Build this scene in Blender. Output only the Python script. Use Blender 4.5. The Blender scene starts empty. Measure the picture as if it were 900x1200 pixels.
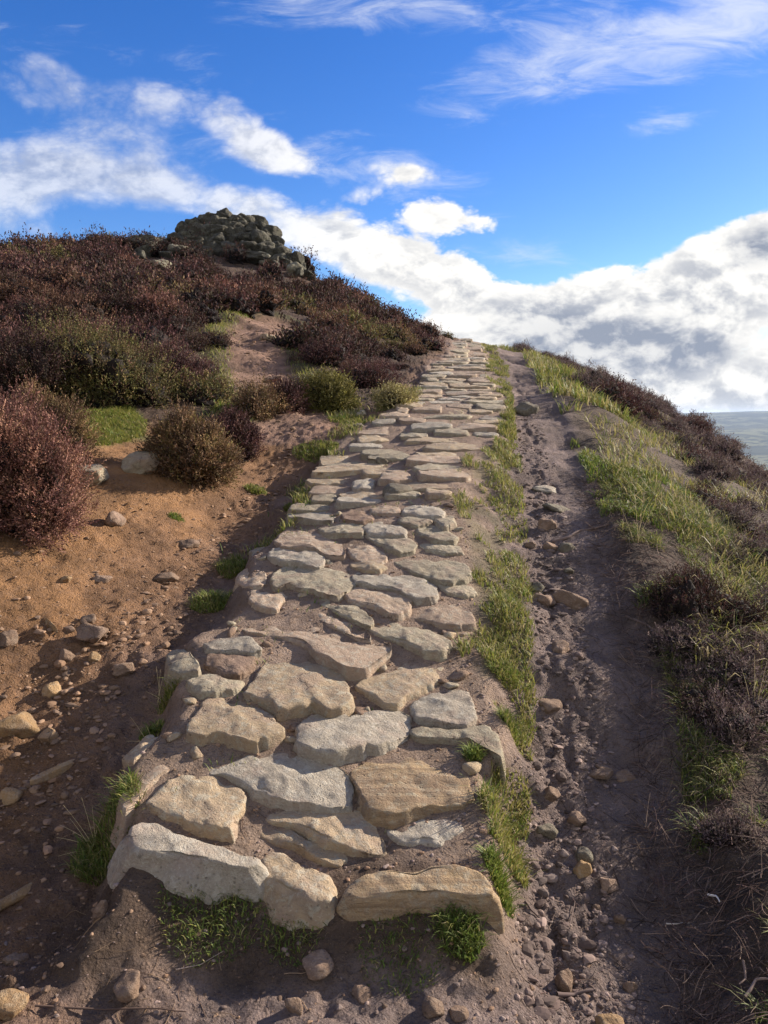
import bpy, math, random
import numpy as np
R = np.random.default_rng(7)
random.seed(7)
C = bpy.context.scene.collection
sc = bpy.context.scene
F = 870.0
PITCH = math.radians(7.53)
CP, SP = math.cos(PITCH), math.sin(PITCH)
SUN_EL, SUN_AZ = math.radians(22.5), math.radians(29)     # azimuth: from +X turned towards +Y

# ------------------------------------------------------------------ noise
def _h(ix, iy, iz, seed):
    n = (ix.astype(np.int64) * 374761393 + iy.astype(np.int64) * 668265263 + iz.astype(np.int64) * 2147483647 + seed * 1274126177) & 0xFFFFFFFF
    n = ((n ^ (n >> 13)) * 1274126177) & 0xFFFFFFFF
    n = (n ^ (n >> 16)) & 0xFFFFFFFF
    n = (n * 2246822519) & 0xFFFFFFFF
    n = n ^ (n >> 15)
    return (n & 0xFFFFFF) / float(0xFFFFFF)

def vnoise3(x, y, z, seed=0):
    ix, iy, iz = np.floor(x), np.floor(y), np.floor(z)
    fx, fy, fz = x - ix, y - iy, z - iz
    s = lambda t: t * t * t * (t * (t * 6 - 15) + 10)
    u, v, w = s(fx), s(fy), s(fz)
    out = 0
    for dx in (0, 1):
        for dy in (0, 1):
            for dz in (0, 1):
                out = out + _h(ix + dx, iy + dy, iz + dz, seed) * (u if dx else 1 - u) * (v if dy else 1 - v) * (w if dz else 1 - w)
    return out * 2 - 1

def vnoise2(x, y, seed=0):
    ix, iy = np.floor(x), np.floor(y)
    fx, fy = x - ix, y - iy
    s = lambda t: t * t * t * (t * (t * 6 - 15) + 10)
    u, v = s(fx), s(fy)
    z = np.zeros_like(ix)
    return (( _h(ix, iy, z, seed) * (1 - u) + _h(ix + 1, iy, z, seed) * u) * (1 - v) + (_h(ix, iy + 1, z, seed) * (1 - u) + _h(ix + 1, iy + 1, z, seed) * u) * v) * 2 - 1

def fbm2(x, y, octv=4, seed=0, gain=.5):
    a, o, f = 1.0, 0, 1.0
    for k in range(octv):
        c, s_ = math.cos(.7 * k), math.sin(.7 * k)
        o = o + a * vnoise2((x * c - y * s_) * f + 17.3 * k, (x * s_ + y * c) * f - 9.1 * k, seed + k)
        a *= gain; f *= 2.03
    return o

def fbm3(p, scale, octv=4, seed=0, gain=.5):
    a, o, f = 1.0, 0, scale
    for k in range(octv):
        o = o + a * vnoise3(p[..., 0] * f + 3.1 * k, p[..., 1] * f + 7.7 * k, p[..., 2] * f - 5.3 * k, seed + k)
        a *= gain; f *= 2.03
    return o

def sstep(a, b, x):
    t = np.clip((x - a) / (b - a), 0, 1)
    return t * t * (3 - 2 * t)

def curve(pts):
    """smooth interpolation through (t, value) pairs"""
    t = np.array([p[0] for p in pts], float); v = np.array([p[1] for p in pts], float)
    m = np.gradient(v, t)
    def f(x):
        x = np.asarray(x, float)
        xc = np.clip(x, t[0], t[-1])
        i = np.clip(np.searchsorted(t, xc) - 1, 0, len(t) - 2)
        h = t[i + 1] - t[i]; s = (xc - t[i]) / h
        return (2*s**3 - 3*s**2 + 1) * v[i] + (s**3 - 2*s**2 + s) * h * m[i] + (-2*s**3 + 3*s**2) * v[i+1] + (s**3 - s**2) * h * m[i+1]
    return f

# ------------------------------------------------------------------ where things stand
def W(px, py, d):
    v = -(py - 600) / F
    return np.array([(px - 450) / F * d, d * (CP + v * SP), d * (-SP + v * CP)])

HS = curve([(2, .2), (2.6, .2), (3.2, .15), (4.4, .12), (5.3, .17), (6.2, .15), (7.5, .05), (10, .03), (40, .03)])
LEFT = curve([(0.5, -.9), (2.2, -.9), (2.75, -1.0), (3.05, -.92), (3.45, -1.03), (4.0, -.84), (4.6, -.86), (5.35, -.75), (6.6, -.64), (7.75, -.44), (9.1, .1), (12.8, .68), (18.3, 1.5), (30.6, 3.0), (40, 4.2)])
RIGHT = curve([(0.5, .36), (2.3, .36), (2.75, .40), (3.05, .50), (3.45, .45), (4.0, .5), (4.6, .55), (5.35, .58), (6.6, .82), (7.75, 1.22), (9.1, 1.47), (12.8, 1.84), (18.3, 2.54), (30.6, 3.55), (40, 4.8)])
TL = curve([(0.5, .42), (2, .42), (2.66, .55), (3.53, .75), (4.4, .9), (5.7, 1.1), (8.45, 1.48), (11.7, 1.98), (18.4, 2.9), (28.5, 3.9), (40, 5.2)])
TR = curve([(0.5, .96), (2, 1.0), (2.66, 1.12), (3.53, 1.36), (4.4, 1.5), (5.7, 1.7), (8.45, 2.1), (11.7, 2.5), (18.4, 3.55), (28.5, 4.6), (40, 5.9)])
HB = curve([(0.5, .11), (3, .10), (5, .04), (8, .03), (12, .03), (40, .03)])
TRAIL = np.array([(-1.0, 8.2), (-1.25, 9.4), (-1.75, 11.4), (-2.3, 13.6), (-2.55, 15.2), (-2.4, 17.0)])

def trail_dist(x, y):
    best = np.full(np.shape(x), 1e9)
    for a, b in zip(TRAIL[:-1], TRAIL[1:]):
        ab = b - a
        t = np.clip(((x - a[0]) * ab[0] + (y - a[1]) * ab[1]) / (ab @ ab), 0, 1)
        best = np.minimum(best, np.hypot(x - a[0] - t * ab[0], y - a[1] - t * ab[1]))
    return best

ctrl = []
def cp(px, py, d, dz=0.0):
    p = W(px, py, d); ctrl.append((p[0], p[1], p[2] + dz))
def cw(x, y, z): ctrl.append((x, y, z))
for px, py, d in [(365, 1000, 2.62), (385, 900, 2.93), (395, 820, 3.34), (420, 700, 4.15), (440, 640, 4.8), (440, 600, 5.4), (450, 550, 6.55), (490, 500, 8.0), (530, 465, 10), (545, 440, 12.7), (556, 418, 19), (549, 402, 31)]:
    p = W(px, py, d); ctrl.append((p[0], p[1], p[2] - float(HS(p[1]))))
cw(4.4, 37, 3.35); cw(5.5, 48, 2.6); cw(5, 65, -2)
# low ground in front of the first stones and to the left
cw(0, 1.85, -1.71); cw(0, .8, -1.78); cw(-.7, 1.95, -1.71); cw(0, -2, -2.1); cw(0, -9, -3.4); cw(-3, -4, -1.6); cw(-8, -6, -.6); cw(4, -4, -3.0); cw(10, -6, -6)
cp(60, 1000, 2.76); cp(60, 850, 3.4); cp(60, 700, 4.2); cp(60, 630, 4.75)
cp(200, 880, 3.18); cp(230, 720, 4.3); cp(265, 610, 6.0); cp(300, 560, 7.0); cp(350, 500, 8.25)
cw(-2.2, 2.0, -1.45); cw(-3.2, 4, -.55); cw(-4.5, 2, -.6); cw(-1.9, .8, -1.6)
cp(330, 470, 9.5); cp(300, 400, 14); cp(320, 368, 17)
# heather hill
cp(270, 288, 27, -.25); cp(268, 272, 28.6, -.15); cp(0, 302, 19, -.38); cp(100, 292, 23, -.38); cp(180, 287, 25.5, -.38); cp(150, 470, 8.6); cp(0, 470, 7.8)
cp(60, 400, 11.5); cp(150, 350, 16); cp(30, 340, 14.5); cp(250, 320, 21.5, -.38)
cp(115, 500, 7.2); cp(168, 543, 6.5); cp(220, 562, 6.2); cp(110, 590, 5.45)
cp(350, 312, 26, -.38); cp(420, 356, 25, -.38); cp(480, 389, 26, -.38); cp(528, 408, 28, -.38)
cp(420, 446, 12.3); cp(450, 416, 16); cp(380, 385, 17.5)
cw(-5, 40, 5.2); cw(-12, 38, 4.5); cw(-20, 22, 4.4); cw(-12, 10, 1.6); cw(-9, 5, .6); cw(-22, 5, 1.5); cw(-38, 30, 3); cw(-38, 0, 0); cw(-10, 62, 0); cw(-38, 60, 0); cw(0, 35, 4.0)
# right-hand track and bank
for px, py, d in [(715, 1190, 2.17), (680, 1000, 2.78), (690, 800, 3.7), (670, 700, 4.5), (655, 600, 5.7), (635, 500, 8.4), (620, 445, 12.6), (595, 412, 21)]:
    cp(px, py, d)
for px, py, d in [(885, 1000, 2.68), (885, 850, 3.38), (850, 700, 4.45), (800, 600, 5.7), (740, 570, 6.4), (700, 482, 9.3), (650, 436, 13.6), (603, 412, 23)]:
    p = W(px, py, d); ctrl.append((p[0], p[1], p[2] - float(HB(p[1]))))
cp(780, 488, 9, -.42); cp(895, 545, 7, -.5); cp(895, 600, 6, -.35); cp(895, 700, 4.5, -.2); cp(715, 455, 12, -.35)
cw(6, 6, -2.3); cw(6.5, 11, -1.5); cw(8, 20, -.3); cw(12, 10, -5); cw(16, 30, -5); cw(12, 1, -5.5); cw(4, 2, -2.1); cw(7.5, 31, 1.9); cw(12, 45, -2); cw(36, 20, -20); cw(36, 60, -18); cw(36, -8, -20)
ctrl = np.array(ctrl)
def _k(r2): return np.where(r2 > 0, .5 * r2 * np.log(r2 + 1e-20), 0)
n = len(ctrl); X = ctrl[:, :2]
K = _k(((X[:, None] - X[None]) ** 2).sum(-1)) + np.eye(n) * .012
Pm = np.c_[np.ones(n), X]
A = np.block([[K, Pm], [Pm.T, np.zeros((3, 3))]])
sol = np.linalg.solve(A, np.r_[ctrl[:, 2], 0, 0, 0])

def base(x, y):
    x = np.asarray(x, float); y = np.asarray(y, float)
    z = sol[n] + sol[n + 1] * x + sol[n + 2] * y
    for i in range(n):
        z = z + sol[i] * _k((x - X[i, 0]) ** 2 + (y - X[i, 1]) ** 2)
    return z

def path_mask(x, y, wob=0):
    gap = np.maximum(TL(y) - RIGHT(y) - .04, .16)
    return sstep(-.10, .05, x - LEFT(y) + wob) * sstep(-1, .15, (RIGHT(y) - x + wob) / gap) * sstep(1.9, 2.32, y + wob * .6 - .06 * x)

def height(x, y, detail=False):
    z = base(x, y)
    w = (fbm2(x * 4, y * 4, 3, 5) * .06 + fbm2(x * 1.6, y * 1.6, 2, 6) * .05) if detail else 0
    z = z + HS(y) * path_mask(x, y, w)
    inside = sstep(-.08, .12, x - TL(y)) * sstep(-.05, .12, TR(y) - x)
    z = z - .03 * inside
    z = z + HB(y) * sstep(-.08, .34, x - TR(y) + w * 2) * (1 - sstep(3, 7, x - TR(y)))
    td = trail_dist(x, y)
    z = z - .10 * (1 - sstep(.35, .8, td)) * sstep(9, 11, y)
    if detail:
        near = 1 / (1 + (y / 14) ** 2)
        pm = path_mask(x, y)
        left = 1 - sstep(-.2, .1, x - LEFT(y))
        rough = .35 + .65 * np.clip(inside * (1 - sstep(.2, .36, (x - TL(y)))) + left * (1 - .6*sstep(.2, 1.0, LEFT(y) - x)), 0, 1)
        rough = np.maximum(rough, .8 * (1 - pm) * (y < 2.7) * (x < .5))
        z = z + fbm2(x * 1.3, y * 1.3, 3, 11) * .045 * (1 - pm * .85)
        r = fbm2(x * 7, y * 7, 4, 21)
        rough = rough * (1 - .75 * pm)
        z = z + (np.abs(r) * -.02 + .008) * rough + fbm2(x * 24, y * 24, 3, 31) * .007 * (.3 + rough) + np.maximum(0, fbm2(x * 20, y * 20, 3, 37) - .45) * .03 * left
        # tongues of washed-out mud down the right track
        rut = np.abs(fbm2(x * 5.5, y * 1.5, 3, 41))
        z = z - .016 * (1 - sstep(.0, .22, rut)) * inside * rough
        hill = sstep(7, 10, y) * (1 - pm)
        z = z + fbm2(x * .8, y * .8, 3, 51) * .08 * hill
    return z

def pick(px, py, lift=0.0):
    """where the line of sight through a pixel of the photograph meets the ground"""
    px = np.atleast_1d(np.asarray(px, float)); py = np.atleast_1d(np.asarray(py, float))
    v = -(py - 600) / F
    D = np.stack([(px - 450) / F, CP + v * SP, -SP + v * CP], -1)
    ts = np.geomspace(1.2, 60, 360)
    P = D[:, None, :] * ts[None, :, None]
    below = P[..., 2] < height(P[..., 0], P[..., 1]) + lift
    hit = below.any(1); i = np.where(hit, below.argmax(1), len(ts) - 1)
    lo, hi = ts[np.maximum(i - 1, 0)], ts[i]
    for _ in range(18):
        m = (lo + hi) / 2; Q = D * m[:, None]
        b = Q[:, 2] < height(Q[:, 0], Q[:, 1]) + lift
        hi = np.where(b, m, hi); lo = np.where(b, lo, m)
    return D * hi[:, None], D

# ------------------------------------------------------------------ object helpers
def link(name, verts, faces, mat, parent=None, loc=(0, 0, 0), smooth=True, col=None, nper=None):
    me = bpy.data.meshes.new(name)
    verts = np.asarray(verts, np.float32)
    if isinstance(faces, np.ndarray):
        nf, k = faces.shape
        starts = np.arange(nf) * k; loops = faces.ravel(); tot = np.full(nf, k)
    else:
        loops = np.concatenate([np.asarray(f).ravel() for f in faces])
        tot = np.concatenate([np.full(len(f), f.shape[1]) for f in faces]) if isinstance(faces[0], np.ndarray) else np.array([len(f) for f in faces])
        starts = np.r_[0, np.cumsum(tot)[:-1]]; nf = len(tot)
    me.vertices.add(len(verts)); me.vertices.foreach_set('co', verts.ravel())
    me.loops.add(len(loops)); me.loops.foreach_set('vertex_index', loops.astype(np.int32))
    me.polygons.add(nf); me.polygons.foreach_set('loop_start', starts.astype(np.int32)); me.polygons.foreach_set('loop_total', tot.astype(np.int32))
    me.polygons.foreach_set('use_smooth', np.full(nf, bool(smooth)))
    me.update(calc_edges=True)
    if col is not None:
        at = me.color_attributes.new('Col', 'FLOAT_COLOR', 'POINT')
        c = np.ones((len(verts), 4), np.float32); c[:, :3] = col
        at.data.foreach_set('color', c.ravel())
    me.materials.append(mat)
    o = bpy.data.objects.new(name, me); C.objects.link(o)
    o.location = loc
    if parent: o.parent = parent
    return o

def tag(o, label=None, cat=None, group=None, kind=None):
    if label: o['label'] = label
    if cat: o['category'] = cat
    if group: o['group'] = group
    if kind: o['kind'] = kind
    return o

def thing(name, loc, label, cat, group=None):
    o = bpy.data.objects.new(name, None); C.objects.link(o); o.location = loc
    o.empty_display_size = .1
    return tag(o, label, cat, group)

# ------------------------------------------------------------------ materials
class NT:
    def __init__(s, tree): s.t = tree; s.n = tree.nodes; s.l = tree.links
    def node(s, typ, **kw):
        nd = s.n.new(typ)
        for k, v in kw.items():
            if k == 'inp':
                for a, b in v.items():
                    if isinstance(b, bpy.types.NodeSocket): s.l.new(b, nd.inputs[a])
                    else: nd.inputs[a].default_value = b
            else: setattr(nd, k, v)
        return nd
    def math(s, op, a, b=0.0, c=0.0, clamp=False):
        nd = s.n.new('ShaderNodeMath'); nd.operation = op; nd.use_clamp = clamp
        for i, v in enumerate((a, b, c)):
            if isinstance(v, bpy.types.NodeSocket): s.l.new(v, nd.inputs[i])
            else: nd.inputs[i].default_value = v
        return nd.outputs[0]
    def mix(s, f, a, b, mode='MIX'):
        nd = s.n.new('ShaderNodeMix'); nd.data_type = 'RGBA'; nd.blend_type = mode
        for i, v in ((0, f), (6, a), (7, b)):
            if isinstance(v, bpy.types.NodeSocket): s.l.new(v, nd.inputs[i])
            else: nd.inputs[i].default_value = (*v, 1) if isinstance(v, tuple) and len(v) == 3 else v
        return nd.outputs[2]
    def noise(s, vec, scale, detail=4, rough=.55, dist=0.0, lac=2.0):
        nd = s.node('ShaderNodeTexNoise', inp={'Scale': scale, 'Detail': detail, 'Roughness': rough, 'Distortion': dist, 'Lacunarity': lac})
        s.l.new(vec, nd.inputs['Vector']); return nd.outputs['Fac']
    def ramp(s, f, a, b, lo=0.0, hi=1.0, smooth=True):
        nd = s.node('ShaderNodeMapRange', interpolation_type='SMOOTHSTEP' if smooth else 'LINEAR', inp={'Value': f, 'From Min': a, 'From Max': b, 'To Min': lo, 'To Max': hi})
        return nd.outputs[0]

def new_mat(name, rough=.9, spec=.25):
    m = bpy.data.materials.new(name); m.use_nodes = True
    t = NT(m.node_tree); b = t.n['Principled BSDF']
    b.inputs['Roughness'].default_value = rough; b.inputs['Specular IOR Level'].default_value = spec
    return m, t, b

def stone_mat(name, c1, c2, lichen, speck=.5, strata=0.0, dust=.5, k=1.0):
    m, t, b = new_mat(name, .93, .18)
    tc = t.node('ShaderNodeTexCoord').outputs['Object']
    oi = t.node('ShaderNodeObjectInfo').outputs['Random']
    off = t.node('ShaderNodeVectorMath', operation='SCALE', inp={0: (13.7, 7.1, 3.3)}); t.l.new(oi, off.inputs['Scale'])
    v = t.node('ShaderNodeVectorMath', operation='ADD', inp={0: tc, 1: off.outputs[0]}).outputs[0]
    big = t.noise(v, 7 * k, 4, .65, .6); mid = t.noise(v, 26 * k, 6, .7, .4); fine = t.noise(v, 150 * k, 4, .75); fleck = t.noise(v, 75 * k, 4, .8)
    col = t.mix(t.ramp(big, .38, .62), c1, c2)
    col = t.mix(t.math('MULTIPLY', t.ramp(mid, .50, .60), .8), col, lichen)
    dn = t.noise(v, 5.5 * k, 5, .65)
    col = t.mix(t.math('MULTIPLY', t.ramp(dn, .5, .64), dust), col, (.29, .20, .15))
    col = t.mix(t.math('MULTIPLY', t.ramp(fleck, .54, .68), speck * .9), col, (.055, .048, .04))
    col = t.mix(t.math('MULTIPLY', t.ramp(fine, .52, .68), .45), col, tuple(min(.6, q * 1.5) for q in lichen))
    pit = t.node('ShaderNodeTexVoronoi', inp={'Vector': v, 'Scale': 48.0 * k, 'Randomness': 1.0}).outputs['Distance']
    pits = t.math('MULTIPLY', t.ramp(pit, .10, .28, 1, 0), t.ramp(big, .48, .60))
    col = t.mix(t.math('MULTIPLY', pits, .45), col, (.07, .055, .042))
    bright = t.ramp(oi, 0, 1, .95, 1.32, False)
    hs = t.node('ShaderNodeHueSaturation', inp={'Color': col, 'Value': bright}); col = hs.outputs[0]
    h = t.math('ADD', t.math('MULTIPLY', mid, 1.0), t.math('MULTIPLY', fine, .35))
    h = t.math('ADD', h, t.math('MULTIPLY', fleck, .55))
    h = t.math('SUBTRACT', h, t.math('MULTIPLY', pits, .35))
    rv = t.node('ShaderNodeVectorRotate', rotation_type='Z_AXIS', inp={'Vector': v, 'Angle': t.math('MULTIPLY', oi, 1.2)}).outputs[0]
    mb = t.node('ShaderNodeMapping', inp={'Vector': rv, 'Scale': (5 * k, 30 * k, 40 * k)})
    bed = t.noise(mb.outputs[0], 1, 4, .6, .5)
    h = t.math('ADD', h, t.math('MULTIPLY', bed, .7))
    col = t.mix(t.math('MULTIPLY', t.ramp(bed, .52, .68), .3), col, c2)
    wv = t.node('ShaderNodeVectorMath', operation='ADD', inp={0: v}); wn = t.node('ShaderNodeTexNoise', inp={'Vector': v, 'Scale': 14.0 * k, 'Detail': 3.0})
    wsc = t.node('ShaderNodeVectorMath', operation='SCALE', inp={0: wn.outputs['Color'], 'Scale': .09 / k}); t.l.new(wsc.outputs[0], wv.inputs[1])
    ck = t.node('ShaderNodeTexVoronoi', feature='DISTANCE_TO_EDGE', inp={'Vector': wv.outputs[0], 'Scale': 6.5 * k}).outputs['Distance']
    crack = t.math('MULTIPLY', t.ramp(ck, .0, .022, 1, 0), t.ramp(dn, .56, .64))
    col = t.mix(t.math('MULTIPLY', crack, .5), col, (.07, .053, .042)); h = t.math('SUBTRACT', h, t.math('MULTIPLY', crack, .45))
    if strata:
        mp = t.node('ShaderNodeMapping', inp={'Vector': v, 'Scale': (2.2, 34, 26), 'Rotation': (0, 0, .06)})
        st = t.noise(mp.outputs[0], 1, 4, .65, .9)
        h = t.math('ADD', h, t.math('MULTIPLY', st, strata))
        col = t.mix(t.math('MULTIPLY', t.ramp(st, .42, .58), .55), col, (.20, .13, .08))
    t.l.new(col, b.inputs['Base Color'])
    bp = t.node('ShaderNodeBump', inp={'Strength': 1.0, 'Distance': .013 / k, 'Height': h})
    t.l.new(bp.outputs[0], b.inputs['Normal'])
    return m

M = {}
M['tan'] = stone_mat('tan_sandstone', (.36, .265, .165), (.29, .215, .145), (.36, .315, .235))
M['grey'] = stone_mat('grey_sandstone', (.285, .24, .185), (.31, .265, .205), (.375, .335, .27), .8, dust=.4)
M['pink'] = stone_mat('pink_sandstone', (.335, .24, .17), (.30, .22, .155), (.36, .305, .235), .5)
M['striped'] = stone_mat('striped_sandstone', (.36, .25, .14), (.30, .215, .135), (.36, .30, .21), .4, .9, .25)
M['olive'] = stone_mat('lichened_sandstone', (.295, .24, .165), (.255, .21, .15), (.35, .31, .225), .7, dust=.5)
M['dark'] = stone_mat('dark_gritstone', (.13, .11, .085), (.17, .14, .10), (.22, .20, .15), .6, dust=.15)
M['tor'] = stone_mat('tor_gritstone', (.050, .046, .036), (.072, .064, .048), (.14, .13, .095), .8, dust=.0, k=.22)
M['torpale'] = stone_mat('pale_tor_gritstone', (.22, .19, .13), (.17, .15, .11), (.28, .26, .19), .5, dust=.0, k=.3)
M['clod'] = stone_mat('earthy_stone', (.17, .112, .078), (.21, .14, .095), (.25, .18, .13), .5, dust=.5)
M['ochre'] = stone_mat('ochre_stone', (.32, .205, .10), (.27, .17, .09), (.33, .24, .15), .4, dust=.4)

def col_mat(name, rough=.85, transl=.0, spec=.2):
    m, t, b = new_mat(name, rough, spec)
    a = t.node('ShaderNodeAttribute', attribute_name='Col')
    t.l.new(a.outputs['Color'], b.inputs['Base Color'])
    if transl:
        tr = t.node('ShaderNodeBsdfTranslucent'); t.l.new(a.outputs['Color'], tr.inputs['Color'])
        mx = t.node('ShaderNodeMixShader', inp={0: transl, 1: b.outputs[0], 2: tr.outputs[0]})
        t.l.new(mx.outputs[0], t.n['Material Output'].inputs['Surface'])
    return m
M['blade'] = col_mat('grass_blade', .6, .35, .3)
M['sprig'] = col_mat('heather_sprig', .85, .2)
M['stem'] = col_mat('dry_stem', .9)
M['pebble'] = col_mat('pebble', .92)

def ground_mat():
    m, t, b = new_mat('earth', .95, .15)
    a = t.node('ShaderNodeAttribute', attribute_name='Col').outputs['Color']
    pos = t.node('ShaderNodeNewGeometry').outputs['Position']
    n1 = t.noise(pos, 3.2, 5, .6); n2 = t.noise(pos, 28, 5, .7); n3 = t.noise(pos, 140, 4, .75); n4 = t.noise(pos, 420, 2, .6)
    hs = t.node('ShaderNodeHueSaturation', inp={'Color': a, 'Value': t.ramp(n1, .3, .7, .68, 1.28), 'Saturation': t.ramp(n2, .3, .7, .92, 1.1)})
    col = t.mix(t.math('MULTIPLY', t.ramp(n2, .5, .7), .28), hs.outputs[0], (.33, .24, .17), 'MIX')
    col = t.mix(t.math('MULTIPLY', t.ramp(n3, .5, .66), .5), col, (.085, .055, .038))
    col = t.mix(t.math('MULTIPLY', t.ramp(n4, .58, .72), .30), col, (.40, .30, .22))
    t.l.new(col, b.inputs['Base Color'])
    h = t.math('ADD', t.math('MULTIPLY', n2, 1.2), t.math('MULTIPLY', n3, .6))
    h = t.math('ADD', h, t.math('MULTIPLY', n4, .22))
    vo = t.node('ShaderNodeTexVoronoi', inp={'Vector': pos, 'Scale': 75.0, 'Randomness': 1.0})
    h = t.math('ADD', h, t.math('MULTIPLY', t.ramp(vo.outputs['Distance'], .0, .55, 1, 0), .35))
    vo2 = t.node('ShaderNodeTexVoronoi', inp={'Vector': pos, 'Scale': 30.0, 'Randomness': 1.0})
    cr = t.math('MULTIPLY', t.ramp(vo2.outputs['Distance'], .0, .5, 1, 0), t.ramp(n2, .5, .62))
    h = t.math('ADD', h, t.math('MULTIPLY', cr, .9))
    bp = t.node('ShaderNodeBump', inp={'Strength': .95, 'Distance': .024, 'Height': h}); t.l.new(bp.outputs[0], b.inputs['Normal'])
    return m
M['earth'] = ground_mat()

# ------------------------------------------------------------------ ground sheet
def poly_px(pts, lift=0):
    P, _ = pick([p[0] for p in pts], [p[1] for p in pts], lift); return P[:, :2]
def inpoly(poly, x, y):
    c = np.zeros(np.shape(x), bool); j = len(poly) - 1
    for i in range(len(poly)):
        xi, yi = poly[i]; xj, yj = poly[j]
        with np.errstate(divide='ignore', invalid='ignore'):
            c ^= ((yi > y) != (yj > y)) & (x < (xj - xi) * (y - yi) / (yj - yi + 1e-12) + xi)
        j = i
    return c
def polydist(poly, x, y):
    best = np.full(np.shape(x), 1e9); q = np.vstack([poly, poly[:1]])
    for a, b in zip(q[:-1], q[1:]):
        ab = b - a; tt = np.clip(((x - a[0]) * ab[0] + (y - a[1]) * ab[1]) / (ab @ ab + 1e-12), 0, 1)
        best = np.minimum(best, np.hypot(x - a[0] - tt * ab[0], y - a[1] - tt * ab[1]))
    return np.where(inpoly(poly, x, y), best, -best)

PATCH = poly_px([(62, 480), (150, 474), (172, 490), (170, 508), (135, 520), (85, 528), (70, 515), (75, 495)])
PATCH2 = poly_px([(250, 476), (285, 470), (296, 490), (262, 498)])

def build_ground():
    ty = np.linspace(math.log(1 + 8.8), math.log(1 + 8.8 + 58), 720)
    # rows: dense from 1 m to 8 m in front, wider behind and beyond
    ya = np.linspace(-8, 1.2, 40)[:-1]; yb = np.geomspace(1.2, 62, 800)
    ys = np.r_[ya, yb]
    tx = np.linspace(-math.asinh(38 / 1.3), math.asinh(34 / 1.3), 860); xs = 1.3 * np.sinh(tx)
    x, y = np.meshgrid(xs, ys)
    z = height(x, y, True)
    wob = fbm2(x * 3, y * 3, 3, 61)
    col = np.empty(x.shape + (3,))
    orange = np.array((.275, .148, .070)); mauve = np.array((.20, .150, .132)); peat = np.array((.115, .085, .066)); litter = np.array((.075, .050, .038)); trail = np.array((.26, .16, .115)); turf = np.array((.085, .10, .035)); tread = np.array((.32, .23, .17)); brown = np.array((.17, .10, .066))
    def blend(c, w): col[:] = col * (1 - w[..., None]) + c * w[..., None]
    col[:] = mauve
    blend(orange, 1 - sstep(-.55, .1, x - LEFT(y) + .15 * wob))
    blend(brown, (1 - sstep(.1, .75, np.abs(LEFT(y) - .38 - x) + .18 * wob)) * .55)
    blend(tread, path_mask(x, y))
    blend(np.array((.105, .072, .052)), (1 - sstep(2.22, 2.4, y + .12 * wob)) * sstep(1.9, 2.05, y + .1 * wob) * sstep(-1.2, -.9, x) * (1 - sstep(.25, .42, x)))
    bank = sstep(-.05, .12, x - TR(y) + .07 * wob)
    blend(peat, bank)
    verge = sstep(-.05, .05, x - RIGHT(y)) * sstep(-.02, .06, TL(y) - x) * sstep(2.3, 2.5, y)
    blend(turf, verge * sstep(.0, .5, wob) * .4)
    hill = sstep(8.0, 9.0, y + .25 * wob + .25 * (x + 3) * (x < -3)) * (1 - sstep(-.5, -.1, x - LEFT(y)))
    hill = np.maximum(hill, sstep(7.2, 8.2, y + wob * .3) * (1 - sstep(-2.4, -1.8, x)))
    blend(litter, hill)
    td = trail_dist(x, y)
    blend(trail, (1 - sstep(.35, .75, td + .15 * wob)))
    blend(turf, (1 - sstep(.05, .3, np.abs(td - .75) + .1 * wob)) * .5 * sstep(8.5, 9.5, y))
    for pl in (PATCH, PATCH2):
        blend(turf * 1.2, sstep(-.08, .06, polydist(pl, x, y) + .06 * wob))
    ny, nx = x.shape
    idx = np.arange(nx * ny).reshape(ny, nx)
    f = np.stack([idx[:-1, :-1], idx[:-1, 1:], idx[1:, 1:], idx[1:, :-1]], -1).reshape(-1, 4)
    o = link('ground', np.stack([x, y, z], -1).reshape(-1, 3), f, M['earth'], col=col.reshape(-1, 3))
    tag(o, kind='structure')
    return o
build_ground()
GZ = lambda x, y: height(np.asarray(x, float), np.asarray(y, float), True)

# far country: valley and moor to the horizon
def build_far():
    m, t, b = new_mat('moorland', 1.0, .1)
    pos = t.node('ShaderNodeNewGeometry').outputs['Position']
    n1 = t.noise(pos, .0035, 5, .6); n2 = t.noise(pos, .02, 4, .6)
    c = t.mix(t.ramp(n1, .45, .55), (.045, .05, .03), (.13, .13, .065)); c = t.mix(t.ramp(n2, .52, .6), c, (.025, .03, .02))
    t.l.new(c, b.inputs['Base Color'])
    rr = np.r_[np.geomspace(20, 9500, 90)]; aa = np.linspace(0, 2 * np.pi, 181)[:-1]
    r, a = np.meshgrid(rr, aa, indexing='ij'); x, y = r * np.sin(a), r * np.cos(a)
    z = -14 - 146 * sstep(20, 900, r) + 155 * sstep(2600, 5600, r + 500 * fbm2(x / 1500, y / 1500, 3, 71))
    z = z + sstep(800, 4000, r) * fbm2(x / 900, y / 900, 4, 72) * 9 + sstep(4500, 6000, r) * fbm2(x / 900, y / 900, 3, 73) * 16 - sstep(6500, 9500, r) * 60
    nr, na = r.shape; idx = np.arange(nr * na).reshape(nr, na); nxt = np.roll(idx, -1, 1)
    f = np.stack([idx[:-1], nxt[:-1], nxt[1:], idx[1:]], -1).reshape(-1, 4)[:, ::-1]
    o = link('distant_moor', np.stack([x, y, z], -1).reshape(-1, 3), f, m); tag(o, kind='structure')
build_far()

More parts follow.
